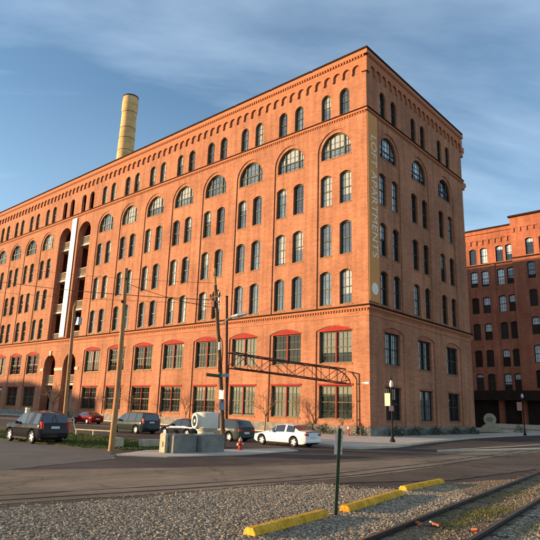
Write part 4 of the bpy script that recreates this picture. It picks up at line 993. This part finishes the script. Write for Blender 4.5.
o = MB(); o.box(-.12, .12, .60, .78, .8, 1.6); o.tube((.45, .55, .9), (.45, .55, 1.85), .05, .05, 8); o.build('side_cabinet', m_galv, tk)
o = MB(); 
for i in range(8): a = i*.785; o.tube((math.cos(a)*.52, math.sin(a)*.52, .80), (math.cos(a)*.52, math.sin(a)*.52, 1.0), .02, .02, 5)
o.build('flange_bolts', m_galv, tk)

# ------------------------------------------------------------------ cars (metres)
def interp(t, x):
    if x <= t[0][0]: return t[0][1]
    for (a, b_), (c, d_) in zip(t, t[1:]):
        if x <= c: u = (x-a)/(c-a); return b_+(d_-b_)*u
    return t[-1][1]
def car(name, label, cat, loc, L, W, top, belt_, wx, wr, m_body, pillars, glass_x, clr=.2, rz=0, roofk=.76, group='cars parked along the side street', tail='block', tailz=.8, rack=False, cladding=None):
    """front towards -x.  top/belt_: (x from the nose, z); wx: wheel centres; glass_x: x range of the side glass"""
    t = thing(name, label, cat, loc, rz, group)
    Ra = wr+.07; xs = set([0.0, L])
    n = 46
    for i in range(n+1): xs.add(round(L*i/n, 3))
    for w_ in wx:
        for i in range(-7, 8): xs.add(round(w_+Ra*math.sin(i/7*math.pi/2), 3))
    for pl in pillars:
        for v in pl: xs.add(v)
    for v, _ in top: xs.add(round(v, 3))
    for v in glass_x: xs.add(v)
    xs = sorted(x for x in xs if 0 <= x <= L); xs = [x for i, x in enumerate(xs) if i == 0 or x-xs[i-1] > .004]
    zmax = max(z for _, z in top)
    def sec(x):
        e0 = max(0, 1-x/.55); e1 = max(0, 1-(L-x)/.40); hw = W/2*(1-.16*e0**2.2-.10*e1**2.2)
        zb = clr + .10*max(e0, e1)**2
        for w_ in wx:
            if abs(x-w_) < Ra: zb = max(zb, wr+math.sqrt(max(0, Ra*Ra-(x-w_)**2)))
        zt = interp(top, x); be = min(interp(belt_, x), zt-.03)
        zl = lambda z: max(z, zb+.01*(z+1))
        u = max(0, min(1, (zt-be)/(zmax-be+1e-6))); k = .93+(roofk-.93)*u
        pts = [(hw*.93, zb), (hw*.985, zl(clr+.14)), (hw, zl(.42*be+.1)), (hw*.995, zl(be-.14)), (hw*.965, zl(be)), (hw*k, zt-.055*(.3+.7*u)), (hw*k-.10, zt-.008), (0, zt+.025)]
        for i in range(1, len(pts)):
            if pts[i][1] < pts[i-1][1]+.002 and i < 5: pts[i] = (pts[i][0], pts[i-1][1]+.002)
        return pts
    V = []; S = [sec(x) for x in xs]; m_ = len(S[0])
    for x, s_ in zip(xs, S):
        for y, z in s_: V.append((x-L/2, -y, z))
        for y, z in reversed(s_[:-1]): V.append((x-L/2, y, z))
    q = 2*m_-1; bodyf, glassf, cladf = [], [], []
    for i in range(len(xs)-1):
        xm = (xs[i]+xs[i+1])/2; zt0, zt1 = interp(top, xs[i]), interp(top, xs[i+1]); slope = abs(zt1-zt0)/(xs[i+1]-xs[i]); hgt = interp(top, xm)-interp(belt_, xm)
        for j in range(q-1):
            f = (i*q+j, i*q+j+1, (i+1)*q+j+1, (i+1)*q+j); jj = j if j < m_-1 else q-2-j
            isg = False
            if jj == 4 and glass_x[0] <= xm <= glass_x[1] and hgt > .12 and not any(a <= xm <= c for a, c in pillars): isg = True
            if jj in (5, 6) and slope > .30 and hgt > .05 and (xm < glass_x[0]+1.0 or xm > glass_x[1]-1.0): isg = True
            (glassf if isg else cladf if (cladding and jj < 2) else bodyf).append(f)
    bodyf += [tuple(range(q)), tuple((len(xs)-1)*q+i for i in range(q-1, -1, -1))]
    def sub(name, faces, m, smooth=True):
        o = MB(1); ids = {}; vs_ = []; fs = []
        for f in faces:
            g = []
            for i in f:
                if i not in ids: ids[i] = len(vs_); vs_.append(V[i])
                g.append(ids[i])
            fs.append(tuple(g))
        o.add(vs_, fs); return o.build(name, m, t, smooth=smooth)
    body = sub('body', bodyf, m_body); sub('window_glass', glassf, m_cglass)
    if cladf: sub('cladding', cladf, cladding)
    o = MB(1); o.box(-L/2+.25, L/2-.25, -W/2+.22, W/2-.22, clr-.02, .55); o.build('underbody', m_black, t)
    for w_ in wx:
        for s_ in (-1, 1):
            y = s_*(W/2-.115)
            o = MB(1); o.lathe([(wr*.62, -.10), (wr*.93, -.105), (wr, -.07), (wr, .07), (wr*.93, .105), (wr*.66, .10), (wr*.64, .03), (wr*.64, -.03), (wr*.62, -.10)], 26, (0, 0, 0), 'y', False); ty = o.build('wheel', m_tyre, t, smooth=True); ty.location = (w_-L/2, y, wr)
            o = MB(1); o.lathe([(wr*.66, .02), (wr*.66, .085), (wr*.60, .092), (wr*.56, .06), (wr*.56, .0)], 24, (0, 0, 0), 'y', False)
            o.lathe([(wr*.16, .03), (wr*.16, .09)], 12, (0, 0, 0), 'y')
            for a in range(5):
                th = a*1.2566; c_, sn = math.cos(th), math.sin(th); p_ = Vector((-sn, 0, c_))*.045; e = Vector((c_, 0, sn))
                A_ = [e*wr*.12-p_, e*wr*.12+p_, e*wr*.62+p_*.8, e*wr*.62-p_*.8]
                o.add([tuple(v+Vector((0, .05, 0))) for v in A_]+[tuple(v+Vector((0, .082, 0))) for v in A_], [(0, 1, 2, 3), (7, 6, 5, 4), (0, 4, 5, 1), (1, 5, 6, 2), (2, 6, 7, 3), (3, 7, 4, 0)])
            o.lathe([(wr*.6, -.02), (wr*.6, .0)], 20, (0, 0, 0), 'y')
            rm = o.build('rim', m_rim, ty); rm.scale = (1, s_, 1)
    # lights, plate, mirrors, seams, handles
    be0, be1 = interp(belt_, .4), interp(belt_, L-.3)
    for s_ in (-1, 1):
        o = MB(1); o.box(-L/2+.05, -L/2+.32, min(s_*(W/2*.62), s_*(W/2*.875)), max(s_*(W/2*.62), s_*(W/2*.875)), .56, .70); o.build('headlight', m_head, t, bevel=.03)
        o = MB(1)
        if tail == 'tall': o.box(L/2-.22, L/2+.012, min(s_*(W/2*.76), s_*(W/2*.93)), max(s_*(W/2*.76), s_*(W/2*.93)), tailz-.18, tailz+.22)
        else: o.box(L/2-.24, L/2+.012, min(s_*(W/2*.55), s_*(W/2*.925)), max(s_*(W/2*.55), s_*(W/2*.925)), tailz-.07, tailz+.08)
        o.build('tail_light', m_tail, t, bevel=.02)
        mx_ = glass_x[0]+.35
        o = MB(1); o.box(mx_-L/2-.06, mx_-L/2+.07, min(s_*(W/2-.02), s_*(W/2+.17)), max(s_*(W/2-.02), s_*(W/2+.17)), interp(belt_, mx_)-.02, interp(belt_, mx_)+.13); o.build('wing_mirror', m_body, t, bevel=.03)
        o = MB(1)
        for x in [pl[0]+.04 for pl in pillars[:2]]:
            be = interp(belt_, x); o.box(x-L/2+.10, x-L/2+.26, min(s_*(W/2-.005), s_*(W/2+.02)), max(s_*(W/2-.005), s_*(W/2+.02)), be-.16, be-.13)
        o.build('door_handle', m_black if cladding else m_body, t)
        o = MB(1)
        for x in [glass_x[0]+.28]+[sum(pl)/2 for pl in pillars[:2]]:
            be = interp(belt_, x); o.box(x-L/2-.005, x-L/2+.005, min(s_*(W/2-.02), s_*(W/2+.0025)), max(s_*(W/2-.02), s_*(W/2+.0025)), clr+.16, be-.16)
        o.build('door_seam', m_black, t)
    o = MB(1); o.box(L/2-.02, L/2+.016, -.26, .26, tailz-.24, tailz-.11) if tail != 'tall' else o.box(L/2-.02, L/2+.02, -.26, .26, tailz-.16, tailz-.03); o.build('licence_plate', m_plate, t)
    o = MB(1); o.box(L/2-.10, L/2+.05, -W/2*.84, W/2*.84, clr+.10, clr+.27); o.build('rear_bumper', cladding or m_body, t, bevel=.03)
    o = MB(1); o.box(-L/2-.03, -L/2+.1, -W/2*.78, W/2*.78, clr+.08, clr+.26); o.build('front_bumper', cladding or m_body, t, bevel=.03)
    o = MB(1)
    for s_ in (-1, 1): o.box(wx[0]-L/2+Ra+.03, wx[1]-L/2-Ra-.03, min(s_*(W/2-.06), s_*(W/2-.004)), max(s_*(W/2-.06), s_*(W/2-.004)), clr-.03, clr+.07)
    o.build('rocker_panel', m_black, t)
    o = MB(1); o.tube((L/2-.2, W*.28, clr+.03), (L/2+.06, W*.28, clr+.03), .03, .03, 8); o.build('exhaust_pipe', m_galv, t)
    if rack:
        o = MB(1)
        for s_ in (-1, 1): o.tube((-L*.10, s_*W/2*.66, zmax+.06), (L*.38, s_*W/2*.66, zmax+.06), .018, .018, 6)
        o.build('roof_rail', m_black, t)
    return t
sedan_top = [(0, .62), (.08, .70), (.5, .79), (1.25, .93), (1.35, .95), (2.05, 1.36), (2.5, 1.42), (3.0, 1.41), (3.4, 1.35), (3.95, 1.05), (4.1, 1.02), (4.45, 1.0), (4.52, .92)]
sedan_belt = [(0, .55), (.4, .70), (1.3, .86), (3.0, .93), (4.52, .90)]
p_white = mat('white car paint', (0.78, 0.76, 0.72), 0.3, .02, 2, spec=.4, coat=.6); p_black = paint('black car paint', (0.012, 0.013, 0.018)); p_green = paint('dark green car paint', (0.02, 0.03, 0.028))
p_dark = paint('dark grey car paint', (0.022, 0.025, 0.03)); p_maroon = paint('grey green car paint', (0.05, 0.06, 0.055)); p_red = paint('bright red car paint', (0.45, 0.01, 0.02))
car('sedan_car', 'white two door sedan parked in front of the corner windows', 'car', (3.78, -14.5, 0), 4.52, 1.80, sedan_top, sedan_belt, (.80, 3.56), .325, p_white, [(1.95, 1.97), (2.78, 2.92), (3.62, 3.8)], (1.45, 3.75))
car('sedan_car', 'dark sedan partly hidden behind the round white tank', 'car', (-4.6, -14.2, 0), 4.52, 1.78, sedan_top, sedan_belt, (.80, 3.52), .32, p_dark, [(1.95, 1.99), (2.68, 2.78), (3.62, 3.8)], (1.45, 3.75))
wag_top = [(0, .66), (.08, .76), (.6, .88), (1.2, 1.0), (1.3, 1.03), (1.95, 1.48), (2.4, 1.54), (3.6, 1.54), (4.1, 1.46), (4.42, 1.05), (4.5, .98)]
wag_belt = [(0, .6), (.4, .78), (1.3, .93), (3.0, .99), (4.5, .98)]
car('hatchback_car', 'grey green hatchback between the leaning pole and the white sedan', 'car', (-.85, -14.4, 0), 4.45, 1.78, wag_top, wag_belt, (.80, 3.5), .325, p_maroon, [(1.9, 1.94), (2.66, 2.76), (3.5, 3.6)], (1.4, 4.1))
van_top = [(0, .70), (.08, .80), (.5, .92), (1.0, 1.08), (1.08, 1.12), (1.95, 1.66), (2.3, 1.74), (3.6, 1.76), (4.5, 1.72), (4.72, 1.60), (4.84, 1.12), (4.88, 1.0)]
van_belt = [(0, .62), (.4, .82), (1.1, 1.0), (4.88, 1.06)]
car('minivan', 'dark green minivan parked at the kerb left of the dark sedan', 'minivan', (-9.45, -14.45, 0), 4.85, 1.92, van_top, van_belt, (.92, 3.90), .34, p_green, [(1.85, 1.95), (2.62, 2.72), (3.68, 3.78), (4.55, 4.72)], (1.3, 4.7), roofk=.80, tail='tall', tailz=1.05)
suv_top = [(0, .82), (.08, .94), (.5, 1.06), (1.25, 1.14), (1.35, 1.17), (1.95, 1.66), (2.3, 1.74), (3.5, 1.77), (4.2, 1.73), (4.38, 1.62), (4.52, 1.18), (4.56, 1.0)]
suv_belt = [(0, .70), (.4, .92), (1.3, 1.06), (4.5, 1.12)]
car('sport_utility_car', 'black sport utility car parked at the lawn edge by the left side of the photo', 'car', (-2.85, -24.70, 0), 4.56, 1.86, suv_top, suv_belt, (.88, 3.62), .375, p_black, [(1.9, 1.98), (2.68, 2.78), (3.52, 3.62), (4.18, 4.32)], (1.5, 4.3), clr=.26, roofk=.80, tail='tall', tailz=1.02, rack=True, group=None)
car('sedan_car', 'bright red sedan farthest left of the red pair near the open arches', 'car', (-29.3, -10.3, 0), 4.52, 1.78, sedan_top, sedan_belt, (.80, 3.52), .32, p_red, [(1.95, 1.99), (2.68, 2.78), (3.62, 3.8)], (1.45, 3.75), group='red cars near the arches')
p_red2 = paint('dark red car paint', (0.16, 0.008, 0.01))
car('sedan_car', 'dark red sedan behind the foot of the bushy bare tree', 'car', (-25.8, -8.0, 0), 4.52, 1.78, sedan_top, sedan_belt, (.80, 3.52), .32, p_red2, [(1.95, 1.99), (2.68, 2.78), (3.62, 3.8)], (1.45, 3.75), group='red cars near the arches')
# small things by the lot
o = MB(); o.box(-.03, .03, -.03, .03, 0, .75); st = thing('marker_post', 'short white marker post beside the front of the black sport utility', 'post', (-11.6, -20.9, 0)); o.build('post_stem', m_white, st)
o = MB(); o.box(-.1, .1, -.1, .1, .75, 1.45); o.build('post_head', m_cream, st)
st = thing('low_guard_rail', 'low pale guard rail on short posts behind the lawn', 'guard rail', (-6.6, -19.3, 0))
o = MB(); o.tube((-1.3, -.4, .32), (1.3, .4, .32), .045, .045, 8); o.build('rail_bar', m_concY, st); o = MB()
for x in (-1.2, 0, 1.2): o.box(x-.04, x+.04, x*.31-.04, x*.31+.04, 0, .34)
o.path([(-1.3, -.4, .32), (-1.42, -.44, .6), (-1.5, -.46, .95)], .03)
o.build('rail_post', m_concY, st)
st = thing('standpipe', 'small red and white standpipe at the foot of the wall near the corner downpipe', 'standpipe', (-1.45, -.75, .1))
o = MB(); o.lathe([(.10, 0), (.10, .05), (.06, .08), (.06, .45)], 10); o.tube((-.12, -.02, .38), (.12, -.02, .38), .05, .05, 8); o.build('standpipe_body', m_hyd, st)
o = MB(); o.lathe([(.09, .45), (.09, .58), (.03, .64)], 10); o.build('standpipe_cap', m_white, st)
